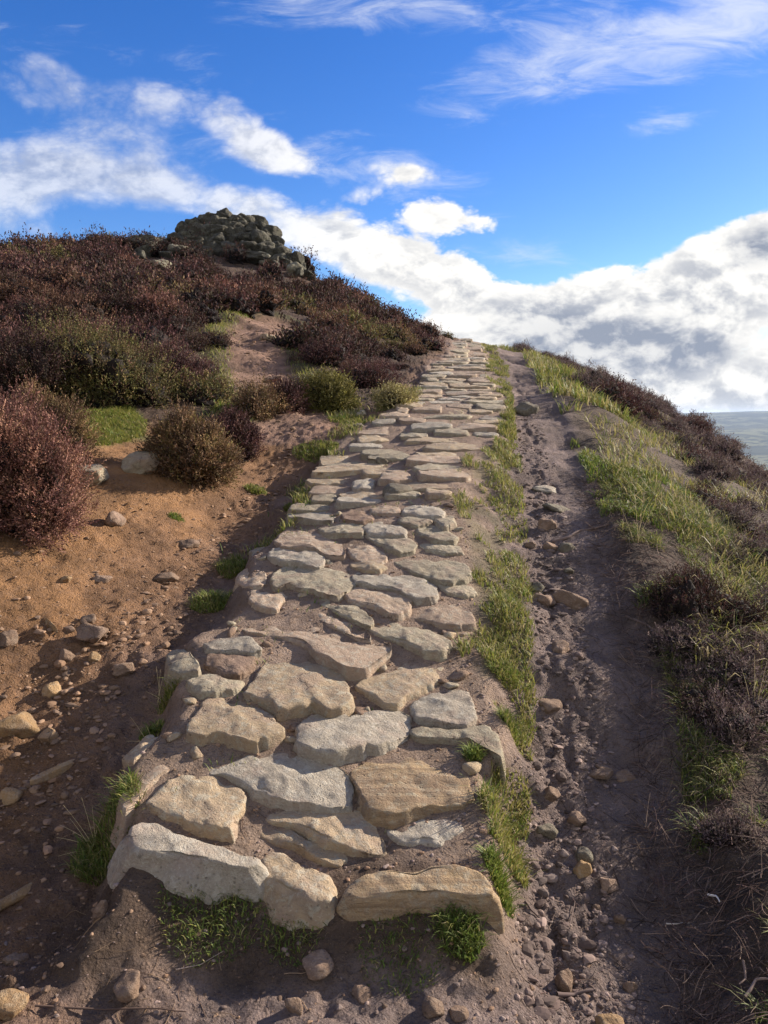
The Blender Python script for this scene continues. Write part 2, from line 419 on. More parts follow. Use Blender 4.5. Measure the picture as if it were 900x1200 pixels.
# ------------------------------------------------------------------ stones of the path
def catmull(P, M_):
    P = np.asarray(P); k = len(P); seg = np.linalg.norm(np.roll(P, -1, 0) - P, axis=1); L = np.r_[0, np.cumsum(seg)]
    t = np.linspace(0, L[-1], M_, endpoint=False); i = np.clip(np.searchsorted(L, t, 'right') - 1, 0, k - 1)
    s = ((t - L[i]) / seg[i])[:, None]
    p0, p1, p2, p3 = P[(i - 1) % k], P[i], P[(i + 1) % k], P[(i + 2) % k]
    cr = .5 * ((2 * p1) + (-p0 + p2) * s + (2*p0 - 5*p1 + 4*p2 - p3) * s**2 + (-p0 + 3*p1 - 3*p2 + p3) * s**3)
    return cr * .4 + (p1 * (1 - s) + p2 * s) * .6

def paving_stone(outline, mat, label, group=None, thick=.16, bevel=.026, crown=.008, flare=.03, Mn=88, amp=1.0, seed=0, name='paving_stone'):
    """outline: world points on the stone's upper face"""
    o3 = catmull(outline, Mn)
    c = o3.mean(0); q = o3 - c
    rad = np.hypot(q[:, 0], q[:, 1]); Rm = rad.mean()
    ang = np.linspace(0, 2 * np.pi, Mn, endpoint=False)
    jit = fbm2(np.cos(ang) * 5 + seed, np.sin(ang) * 5, 4, seed, .65) * .032 * Rm * amp
    dirv = q[:, :2] / np.maximum(rad, 1e-6)[:, None]
    q[:, :2] += dirv * jit[:, None]
    q[:, :2] *= 1.05
    def smoothed(w):
        kn = np.exp(-np.linspace(-2, 2, 2 * w + 1) ** 2); kn /= kn.sum(); pad = np.vstack([q[-w:], q, q[:w]])
        return np.stack([np.convolve(pad[:, i_], kn, 'valid') for i_ in range(3)], 1)
    qs = smoothed(max(2, Mn // 7))
    bv = min(bevel, Rm * .35)
    rings = []
    rings.append((q[:, :2] + dirv * flare, q[:, 2] - thick))
    rings.append((q[:, :2] + dirv * flare * .6, q[:, 2] - thick * .6))
    rings.append((q[:, :2] + dirv * flare * .3, q[:, 2] - thick * .3 - bv * .3))
    for th in (0, 22, 45, 68, 90):
        th = math.radians(th); ins = bv * (1 - math.cos(th)); kk = 1 - ins / np.maximum(rad, bv * 1.2)
        rings.append((q[:, :2] * kk[:, None], q[:, 2] * 1.0 - bv * (1 - math.sin(th))))
    k0 = 1 - bv / Rm
    for k in ((.93, .86, .78, .7, .62, .54, .46, .38, .3, .22, .14, .06) if Mn > 60 else (.8, .55, .3, .1)):
        kk = k0 * k; qm = q * k + qs * (1 - k)
        rings.append((qm[:, :2] * kk, qm[:, 2] * kk + crown * (1 - k * k)))
    V = np.stack([np.c_[a, b] for a, b in rings])          # rings x Mn x 3
    so = seed * 1.37
    _co = np.linalg.lstsq(q[:, :2], q[:, 2], rcond=None)[0]
    zpl = lambda a, b: _co[0] * a + _co[1] * b
    P = V + so
    nr = len(rings)
    wz = np.ones(nr); wz[:3] = .3
    # worn facets across the upper face
    for _ in range(7):
        g = R.normal(0, .06, 2); h0 = R.uniform(.003, .014)
        pl = h0 + V[..., 0] * g[0] + V[..., 1] * g[1]
        over = (V[4:, :, 2] - zpl(V[4:, :, 0], V[4:, :, 1])) - pl[4:]
        V[4:, :, 2] -= np.maximum(0, over) * .75
    dz = fbm3(P, 7, 2, 3) * .005 + fbm3(P, 18, 2, 9, .5) * .006 
    V[..., 2] += dz * wz[:, None] * amp
    side = fbm3(P * np.array((1, 1, 2.2)), 11, 3, 33) * .012 * amp
    ws = np.zeros(nr); ws[:6] = (1, 1, 1, .8, .6, .35)
    V[..., :2] += dirv[None] * (side * ws[:, None])[..., None]
    V = V.reshape(-1, 3)
    faces = []
    idx = np.arange(nr * Mn).reshape(nr, Mn); nx = np.roll(idx, -1, 1)
    quads = np.stack([idx[:-1], nx[:-1], nx[1:], idx[1:]], -1).reshape(-1, 4)
    V = np.vstack([V, V[-Mn:].mean(0)])
    ci = len(V) - 1
    tris = np.stack([idx[-1], nx[-1], np.full(Mn, ci)], -1)
    area = np.cross(q[:, :2], np.roll(q[:, :2], -1, 0)).sum()
    if area < 0: quads = quads[:, ::-1]; tris = tris[:, ::-1]
    o = link(name, V, [quads, tris], mat, loc=c)
    tag(o, label, 'paving stone', group)
    return o

def place_outline(px, lift, level=.5):
    P, D = pick([p[0] for p in px], [p[1] for p in px], lift)
    A_ = np.c_[np.ones(len(P)), P[:, :2]]
    co = np.linalg.lstsq(A_, P[:, 2], rcond=None)[0]
    c = P.mean(0)
    sx, sy = co[1] * level, co[2] * level                   # laid more level than the slope
    # keep the front edge standing at `lift` and let the back sink towards the earth
    zc = c[2] - .25 * abs(co[2] * (1 - level)) * np.ptp(P[:, 1])
    t = (zc - sx * c[0] - sy * c[1]) / (D[:, 2] - sx * D[:, 0] - sy * D[:, 1])
    return D * t[:, None]

NEAR = [
 ('grey', 'long dark grey stone with a sloping face at the near left corner', .06, .13, .07, [(150,978),(157,968),(165,964),(183,964),(202,973),(221,980),(247,985),(274,995),(298,1000),(300,1006),(285,1011),(262,1009),(235,1006),(205,1003),(175,1000),(156,994)]),
 ('tan', 'blocky speckled stone in the front row between the grey corner stone and the orange one', .05, .13, .05, [(305,1005),(314,999),(333,1000),(351,1011),(370,1017),(388,1024),(392,1036),(391,1047),(384,1054),(368,1056),(345,1048),(322,1037),(308,1024)]),
 ('striped', 'orange brown layered stone with a tall front face at the front of the path', .075, .14, .03, [(402,1046),(413,1029),(439,1020),(477,1017),(509,1011),(535,1011),(557,1016),(569,1027),(576,1043),(555,1047),(520,1044),(480,1047),(445,1051),(420,1052)]),
 ('tan', 'smooth pale tan six-sided slab behind the grey corner stone', .05, .14, .02, [(171,940),(183,927),(207,909),(237,908),(258,910),(286,927),(285,936),(274,952),(270,968),(250,967),(218,960),(191,949)]),
 ('grey', 'long pale grey speckled slab left of the striped brown slab', .055, .14, .02, [(238,891),(242,879),(269,877),(301,879),(333,881),(365,887),(394,897),(407,907),(409,931),(405,938),(386,938),(365,936),(333,932),(311,927),(287,916),(263,905),(247,904)]),
 ('striped', 'broad flat brown slab with grain lines across its top', .055, .14, .02, [(410,901),(418,892),(450,881),(490,878),(519,881),(541,893),(550,915),(551,929),(541,937),(519,941),(490,943),(474,948),(450,951),(431,944),(421,928)]),
 ('tan', 'yellowish rounded slab in the second row, overlapping a thin sliver in front', .05, .14, .02, [(309,955),(314,943),(338,941),(359,943),(397,943),(423,949),(441,960),(447,971),(446,993),(434,995),(410,991),(386,987),(370,979),(345,966),(320,962)]),
 ('tan', 'thin sliver of stone tucked under the front of the yellowish rounded slab', .035, .12, .02, [(302,971),(306,963),(333,966),(359,983),(391,991),(405,999),(406,1006),(394,1011),(370,1003),(349,991),(322,985),(306,979)]),
 ('grey', 'half buried pale mottled stone just behind the orange front stone', .02, .1, .05, [(455,971),(471,961),(498,951),(525,952),(546,971),(530,981),(514,988),(495,984),(482,987),(466,984)]),
 ('pink', 'crumbling pink slab at the left edge beside the hexagonal slab', .02, .14, .05, [(141,933),(157,920),(165,904),(191,891),(210,875),(218,885),(205,898),(187,909),(168,926),(149,943)]),
 ('tan', 'small bright yellow edge stone above the pink slab', .06, .14, .02, [(146,886),(159,872),(175,860),(187,862),(177,875),(156,892)]),
 ('tan', 'tan trapezoid stone with a rounded top at the left edge', .065, .16, .03, [(221,847),(233,831),(244,816),(256,811),(271,813),(291,822),(309,831),(322,842),(329,853),(313,859),(298,866),(278,860),(256,856),(238,858),(224,856)]),
 ('tan', 'large pale wedge of stone with a sharp left edge, upright and pointed', .075, .18, .02, [(289,808),(300,791),(313,773),(322,762),(331,759),(344,764),(362,769),(380,777),(393,779),(403,788),(404,799),(412,817),(396,826),(383,828),(369,820),(349,824),(327,827),(309,815)]),
 ('grey', 'knobbly blue grey stone with a hollow at its left end', .065, .16, .02, [(347,864),(351,849),(364,838),(383,831),(403,835),(408,839),(426,834),(447,832),(467,830),(477,835),(480,846),(477,856),(459,864),(436,870),(416,874),(393,879),(370,876),(352,872)]),
 ('tan', 'flat tan stone slanting up to the right in trodden earth', .04, .12, .02, [(419,802),(431,793),(457,786),(477,772),(495,766),(513,768),(523,779),(516,787),(508,800),(490,807),(477,812),(467,821),(452,819),(436,810),(424,806)]),
 ('grey', 'rough grey stone by the right verge behind the long curved kerb stone', .045, .14, .02, [(480,825),(493,816),(513,810),(534,807),(549,810),(555,825),(557,838),(546,846),(526,844),(505,842),(490,838)]),
 ('olive', 'long narrow curved kerb stone lying against the right grass verge', .055, .16, .02, [(480,853),(503,851),(528,853),(549,849),(569,850),(580,858),(586,874),(585,884),(574,876),(564,867),(539,864),(513,864),(488,861)]),
 ('pink', 'longest tan pink slab, reaching from the left edge past the middle of the path', .06, .16, .02, [(281,731),(287,720),(300,717),(322,716),(349,721),(380,729),(396,736),(413,742),(439,746),(452,751),(454,757),(439,768),(421,777),(401,777),(385,769),(370,764),(358,753),(336,747),(313,743),(291,740)]),
 ('grey', 'narrow pale stone above a brown one in the cluster at the left edge', .05, .12, .02, [(240,752),(253,749),(273,747),(293,746),(302,754),(306,760),(296,763),(278,762),(260,761),(244,758)]),
 ('clod', 'brown stone just below the narrow pale stone at the left edge', .04, .12, .02, [(240,773),(244,766),(269,765),(291,765),(301,769),(291,782),(278,789),(258,783),(244,779)]),
 ('olive', 'round pale lichened lump at the far left edge by the grass tuft', .08, .16, .03, [(196,767),(202,761),(216,760),(223,763),(229,771),(234,777),(231,783),(216,784),(200,784),(197,776)]),
 ('olive', 'low greenish stone between the round lichened lump and the tan trapezoid stone', .04, .12, .02, [(218,798),(231,790),(251,789),(269,796),(284,796),(278,804),(253,809),(233,809)]),
 ('olive', 'lumpy ridged grey stone to the right of the longest slab', .055, .14, .02, [(433,736),(439,727),(457,725),(477,728),(490,736),(508,740),(523,745),(528,751),(516,761),(498,760),(482,755),(462,747),(442,742)]),
 ('pink', 'flat pinkish triangular stone near the right edge, in front of the rounded loaf stone', .035, .12, .02, [(475,715),(484,704),(507,701),(523,699),(535,708),(551,717),(555,728),(539,731),(516,729),(496,724),(482,720)]),
 ('pink', 'mauve grey slab in the middle of the path, in front of the rounded loaf stone', .05, .14, .02, [(404,696),(414,688),(432,687),(453,692),(471,696),(480,701),(478,712),(464,717),(446,712),(428,706),(412,703)]),
 ('grey', 'rounded loaf shaped grey stone in front of the big flat diamond slab', .055, .14, .02, [(414,674),(423,669),(444,671),(462,672),(478,674),(496,678),(508,683),(512,689),(507,696),(489,698),(475,694),(460,688),(441,686),(423,683),(416,680)]),
 ('olive', 'big flat diamond slab at the right side of the path', .04, .13, .02, [(460,658),(471,651),(489,648),(510,647),(532,651),(544,660),(551,669),(542,676),(528,680),(510,677),(494,672),(478,667)]),
 ('olive', 'large pale yellow green slab with a raised right lobe', .065, .16, .02, [(319,678),(326,667),(340,660),(356,659),(374,665),(392,667),(408,672),(414,681),(409,688),(395,694),(381,692),(367,687),(354,687),(340,682),(326,685)]),
 ('grey', 'pale grey stone just behind the large yellow green slab', .055, .14, .02, [(315,649),(322,642),(336,641),(349,646),(367,646),(381,653),(374,662),(360,660),(345,656),(329,656)]),
 ('olive', 'small pale stone at the left end of the pale grey one', .04, .12, .02, [(292,646),(301,639),(313,642),(311,651),(299,653)]),
 ('pink', 'smooth orange pink pillow stone near the left edge', .06, .14, .02, [(324,632),(331,625),(352,622),(374,625),(392,630),(402,639),(402,646),(384,646),(367,640),(349,640),(331,638)]),
 ('pink', 'small squarish stone at the left edge beside the large yellow green slab', .05, .14, .02, [(276,683),(280,671),(292,664),(308,665),(312,676),(306,683),(292,686)]),
 ('pink', 'broken pinkish stone behind the longest slab at the left edge', .035, .12, .02, [(292,703),(294,692),(306,689),(317,694),(335,691),(338,697),(328,706),(324,712),(304,710)]),
 ('olive', 'long lichened slab slanting in front of the large yellow green slab', .04, .12, .02, [(356,699),(367,694),(388,696),(406,703),(420,711),(436,724),(432,730),(415,725),(395,717),(375,709),(360,705)]),
 ('pink', 'thin tan strip of stone directly behind the longest slab', .035, .12, .02, [(340,712),(347,707),(367,713),(388,720),(411,728),(428,736),(431,744),(415,742),(390,733),(365,724),(346,717)]),
 ('pink', 'purple pink stone to the left of the big flat diamond slab', .04, .12, .02, [(407,640),(418,633),(436,635),(450,646),(453,653),(444,657),(428,656),(413,650)]),
 ('tan', 'low tan stone in front of the purple pink one', .035, .12, .02, [(411,657),(418,655),(432,655),(444,658),(453,663),(444,667),(425,666),(412,662)]),
 ('olive', 'flat greenish stone in the middle with a dark gap under its front', .045, .12, .02, [(427,627),(450,626),(475,628),(487,635),(485,642),(468,645),(453,640),(436,633)]),
 ('grey', 'knobbly stone directly behind the flat greenish one', .045, .12, .02, [(427,617),(434,612),(450,609),(468,614),(476,621),(473,625),(453,624),(432,623)]),
 ('olive', 'long block behind the orange pink pillow stone', .05, .13, .02, [(374,617),(384,610),(400,611),(424,613),(427,619),(423,624),(400,624),(385,624)]),
 ('grey', 'pale stone capping the eroded left side of the path', .06, .18, .02, [(338,600),(349,594),(370,594),(392,601),(388,606),(360,606),(340,604)]),
 ('olive', 'whitish stone in the row behind the knobbly one, near the right edge', .04, .12, .02, [(468,607),(480,603),(503,605),(507,610),(489,614),(471,612)]),
 ('olive', 'split stone at the right edge behind the big flat diamond slab', .045, .12, .02, [(489,619),(510,615),(524,621),(537,628),(532,633),(510,632),(492,625)]),
 ('grey', 'oval stone behind the whitish one', .045, .12, .02, [(473,595),(489,592),(510,593),(521,598),(517,603),(496,602),(475,600)]),
 ('olive', 'small blunt stone at the right edge by the grass', .05, .12, .02, [(509,608),(521,602),(532,604),(533,612),(521,616)]),
 ('olive', 'thin flat stone touching the back of the big diamond slab', .03, .1, .02, [(491,638),(514,636),(539,640),(542,646),(524,647),(500,644)]),
 ('pink', 'thin pinkish slab next to the brown egg shaped stone', .035, .1, .02, [(434,596),(446,592),(468,594),(469,600),(454,601),(438,600)]),
 ('clod', 'smooth brown egg shaped stone in the left half of the path', .05, .1, .02, [(399,602),(413,597),(430,600),(438,605),(425,609),(403,607)]),
 ('olive', 'mossy flat stone at the right edge in front of the diamond slab', .03, .1, .02, [(514,686),(535,685),(553,687),(560,695),(542,697),(524,694)]),
]
OUTL = []
for i, (mt, lab, lift, thick, flare, px) in enumerate(NEAR):
    o3 = place_outline(px, lift if i < 3 else lift * .62)
    OUTL.append(o3[:, :2])
    paving_stone(o3, M[mt], lab, 'stones of the pitched path', thick, (.026 if i < 3 else .017), .006, flare, 120, 1.0, i + 1)

# the steps beyond, row after row up to the crest
def far_rows():
    y = 5.55; k = 0
    while y < 35:
        dep = .25 + .022 * (y - 5.5) + R.uniform(-.05, .07)
        dep = min(dep, .75)
        l, r = float(LEFT(y)), float(RIGHT(y))
        l += R.uniform(-.06, .12); r += R.uniform(-.1, .06)
        if 7.2 < y < 9.2: l += .08
        nst = max(1, int(round((r - l) / R.uniform(.32, .62))))
        cuts = np.r_[0, np.cumsum(R.uniform(.6, 1.5, nst))]; cuts = l + (r - l) * cuts / cuts[-1]
        for a, b in zip(cuts[:-1], cuts[1:]):
            if 6.9 < y < 9.0 and R.random() < .08: continue
            g = .015 + .01 * R.random(); cx, cy = (a + b) / 2, y + dep / 2 + R.uniform(-.06, .06)
            hx, hy = (b - a) / 2 - g, dep / 2 * R.uniform(.95, 1.35)
            m_ = 11; th = np.linspace(0, 2 * np.pi, m_, endpoint=False) + R.uniform(0, .5)
            e = 2 / R.uniform(2.5, 4.5)
            ox = cx + hx * np.sign(np.cos(th)) * np.abs(np.cos(th)) ** e * R.uniform(.86, 1.06, m_)
            oy = cy + hy * np.sign(np.sin(th)) * np.abs(np.sin(th)) ** e * R.uniform(.75, 1.1, m_) + .12 * (ox - cx) * R.uniform(-1, 1)
            gx = float(height(np.array(cx), np.array(cy - hy)))
            lift = R.uniform(.008, .042) + .001 * y
            slope = R.uniform(.5, .8) * float(height(np.array(cx), np.array(cy + hy)) - gx) / (2 * hy)
            oz = gx + lift + slope * (oy - (cy - hy)) + R.uniform(-.04, .04) * (ox - cx)
            mt = R.choice(['olive', 'pink', 'grey', 'tan', 'olive'])
            if y < 9: lab, grp = 'thin weathered slab in the broken stretch of path below the dark heather edge', 'slabs of the broken stretch'
            elif y < 15: lab, grp = 'flat slab in the narrow stone steps between heather and the grass strip', 'slabs of the narrow steps'
            else: lab, grp = 'tiny distant step stone close to the crest of the path', 'step stones near the crest'
            paving_stone(np.c_[ox, oy, oz], M[mt], lab, grp, lift + .12, .016 + .0006 * y, .004, .015, 44 if y < 12 else 30, 1.0 + y * .01, k + 100)
            k += 1
        y += dep * .93
    return k
NSTEP = far_rows()

# ------------------------------------------------------------------ rocks
def icosphere(sub):
    t = (1 + 5 ** .5) / 2
    v = [(-1, t, 0), (1, t, 0), (-1, -t, 0), (1, -t, 0), (0, -1, t), (0, 1, t), (0, -1, -t), (0, 1, -t), (t, 0, -1), (t, 0, 1), (-t, 0, -1), (-t, 0, 1)]
    v = [np.array(p) / np.linalg.norm(p) for p in v]
    f = [(0,11,5),(0,5,1),(0,1,7),(0,7,10),(0,10,11),(1,5,9),(5,11,4),(11,10,2),(10,7,6),(7,1,8),(3,9,4),(3,4,2),(3,2,6),(3,6,8),(3,8,9),(4,9,5),(2,4,11),(6,2,10),(8,6,7),(9,8,1)]
    for _ in range(sub):
        cache = {}; nf = []
        def mid(a, b):
            key = (min(a, b), max(a, b))
            if key not in cache:
                p = v[a] + v[b]; v.append(p / np.linalg.norm(p)); cache[key] = len(v) - 1
            return cache[key]
        for a, b, c in f:
            ab, bc, ca = mid(a, b), mid(b, c), mid(c, a)
            nf += [(a, ab, ca), (b, bc, ab), (c, ca, bc), (ab, bc, ca)]
        f = nf
    return np.array(v), np.array(f)
ICO = {s: icosphere(s) for s in (0, 1, 2, 3, 4)}

def rock_shape(sub, rng, planes=13, soft=16, amp=.06, seed=0, blocky=False):
    d, f = ICO[sub]
    nrm = rng.normal(size=(planes, 3)); nrm /= np.linalg.norm(nrm, axis=1)[:, None]
    h = rng.uniform(.68, 1.0, planes)
    if blocky:
        bx = np.vstack([np.eye(3), -np.eye(3)]) + rng.normal(0, .16, (6, 3)); bx /= np.linalg.norm(bx, axis=1)[:, None]
        nrm = np.vstack([bx, nrm[:6]]); h = np.r_[rng.uniform(.66, .9, 6), rng.uniform(.85, 1.1, 6)]
    q = np.maximum(d @ nrm.T, 1e-3) / h
    r = 1 / (np.sum(q ** soft, 1) ** (1 / soft) + 1e-6)
    r = np.minimum(r, 1.25)
    v = d * r[:, None]
    v = v * (1 + fbm3(v + seed * 3.3, 2.0, 3, seed) * amp)[:, None]
    return v, f

def rotm(rx, ry, rz):
    cx, sx, cy, sy, cz, sz = math.cos(rx), math.sin(rx), math.cos(ry), math.sin(ry), math.cos(rz), math.sin(rz)
    return np.array([[cz, -sz, 0], [sz, cz, 0], [0, 0, 1]]) @ np.array([[cy, 0, sy], [0, 1, 0], [-sy, 0, cy]]) @ np.array([[1, 0, 0], [0, cx, -sx], [0, sx, cx]])

def rock(name, loc, size, mat, label, cat='rock', group=None, sub=3, tilt=(0, 0, 0), amp=.06, planes=13):
    v, f = rock_shape(sub, R, planes + 1, 26, amp, int(R.integers(1, 999)), cat == 'boulder' and R.random() < .45)
    v = (v * np.array(size)) @ rotm(*tilt).T
    o = link(name, v, f, mat, loc=loc); tag(o, label, cat, group); return o

# the tor on the summit: (px, py, width px, height px, distance, material, label)
TOR = [
 (293, 267, 38, 32, 28.6, 'dark', 'tallest dark rounded boulder at the top of the summit outcrop'),
 (264, 260, 24, 21, 28.6, 'dark', 'upright boulder just left of the tallest summit boulder'),
 (246, 264, 26, 20, 28.6, 'dark', 'middle boulder of the jagged back row on the summit'),
 (228, 266, 22, 18, 28.5, 'dark', 'boulder at the left shoulder of the back row on the summit'),
 (214, 270, 18, 18, 28.2, 'dark', 'lowest boulder at the left end of the summit back row'),
 (238, 277, 50, 24, 27.4, 'dark', 'broad greenish slab leaning in front of the summit back row'),
 (271, 277, 30, 26, 27.4, 'dark', 'round boulder below the notch of the summit outcrop'),
 (287, 272, 16, 12, 27.6, 'dark', 'little rock wedged against the front of the tallest boulder'),
 (293, 281, 22, 11, 27.2, 'olive', 'pale flat rock under the tallest summit boulder'),
 (228, 290, 42, 14, 26.6, 'dark', 'long dark ledge below the broad greenish slab'),
 (246, 293, 26, 17, 26.4, 'dark', 'square block at the right end of the long dark ledge'),
 (209, 297, 36, 13, 25.8, 'olive', 'pale slab sloping below the left end of the outcrop'),
 (326, 287, 28, 14, 27.3, 'dark', 'low dark rock on the right slope of the summit'),
 (350, 297, 19, 16, 26.6, 'dark', 'lone round rock on the skyline right of the outcrop'),
 (174, 284, 38, 13, 26.2, 'dark', 'long flat rock on the skyline left of the outcrop'),
 (254, 257, 16, 12, 28.4, 'dark', 'small pointed rock on top between the two middle summit boulders'),
 (221, 279, 18, 14, 27.2, 'dark', 'small block at the left foot of the broad greenish slab'),
 (311, 279, 20, 16, 27.8, 'dark', 'rock stepping down right of the tallest summit boulder'),
 (262, 289, 18, 12, 26.8, 'olive', 'small pale block below the round boulder of the summit'),
 (298, 293, 44, 13, 26.4, 'dark', 'wide shelf of rock at the foot of the summit outcrop'),
 (188, 316, 38, 12, 22.5, 'grey', 'bright pale slab lying in heather below the outcrop'),
 (80, 327, 44, 15, 19.2, 'olive', 'pale rock half hidden in heather on the left hillside'),
 (381, 381, 38, 22, 18.2, 'dark', 'grey green rock in heather right of the bare trail'),
 (396, 353, 14, 9, 21.5, 'grey', 'small pale rock high in the heather right of the trail'),
 (313, 397, 20, 9, 14.3, 'tan', 'pale stone lying in the bare trail up the hill'),
 (340, 397, 14, 8, 14.4, 'tan', 'smaller pale stone at the right of the bare trail'),
 (318, 437, 26, 7, 11.6, 'clod', 'flat worn rock forming a step low on the bare trail'),
]
for px, py, w, h, d, mt, lab in TOR:
    p = W(px, py, d); s = d / F; g = float(GZ(p[0], p[1]))
    if py > 283: p[2] = min(p[2], g + h * s * .42)
    mt = {'dark': 'tor', 'olive': 'torpale' if py > 283 else 'tor', 'grey': 'torpale'}.get(mt, mt)
    rock('boulder', p, (w * s * .52, max(w, h) * s * .45, h * s * .54), M[mt], lab, 'boulder', None, 4 if w > 20 else 3, (R.uniform(-.25, .25), R.uniform(-.3, .3), R.uniform(-.6, .6)), .13, 11)
for k in range(62):
    py = 259 + 40 * R.random() ** .8; px = 281 + R.uniform(-1, 1) * (8 + (py - 256) * 2.1) - (py - 256) * .3; d = 28.4 - (py - 258) * .055
    p = W(px, py, d); s = d / F; w, h = R.uniform(11, 25), R.uniform(9, 17)
    g = float(GZ(p[0], p[1])); p[2] = min(p[2], g + .12 + 1.7 * max(0, 1 - abs(px - 281) / 58)); p[2] = max(p[2], g + h * s * .15)
    rock('boulder', p, (w * s * .56, w * s * .55, h * s * .6), M['tor'], 'dark jagged block heaped in the cone of the summit outcrop', 'boulder', 'jagged blocks of the summit cone', 3, (R.uniform(-.5, .5), R.uniform(-.5, .5), R.uniform(-3, 3)), .1, 9)
for k in range(46):
    px, py = R.uniform(165, 352), 0; py = 262 + abs(px - 275) * .33 + R.uniform(2, 34); d = 28.6 - (py - 262) * .06
    p = W(px, py, d); s = d / F; w, h = R.uniform(8, 22), R.uniform(6, 14); g = float(GZ(p[0], p[1])); p[2] = max(min(p[2], g + .5), g + h * s * .25)
    rock('boulder', p, (w * s * .6, w * s * .5, h * s * .6), M['tor' if R.random() < .8 else 'torpale'], 'small broken rock in the scree around the summit outcrop', 'boulder', 'broken rocks around the summit', 3, (R.uniform(-.4, .4), R.uniform(-.4, .4), R.uniform(-3, 3)), .06, 9)
for px, py, w, h, mt, lab, tz in [
  (102, 556, 46, 26, 'olive', 'pale flat topped stone at the brow of the dirt slope by the left bush', .1),
  (169, 544, 40, 30, 'olive', 'grey squarish stone beside the dark heather bush', -.2)]:
    P, _ = pick(px, py + h * .35); p = P[0]; s = p[1] / F
    rock('boulder', p + np.array((0, 0, h * s * .3)), (w * s * .52, w * s * .45, h * s * .55), M[mt], lab, 'boulder', None, 4, (.1, .05, tz), .05)

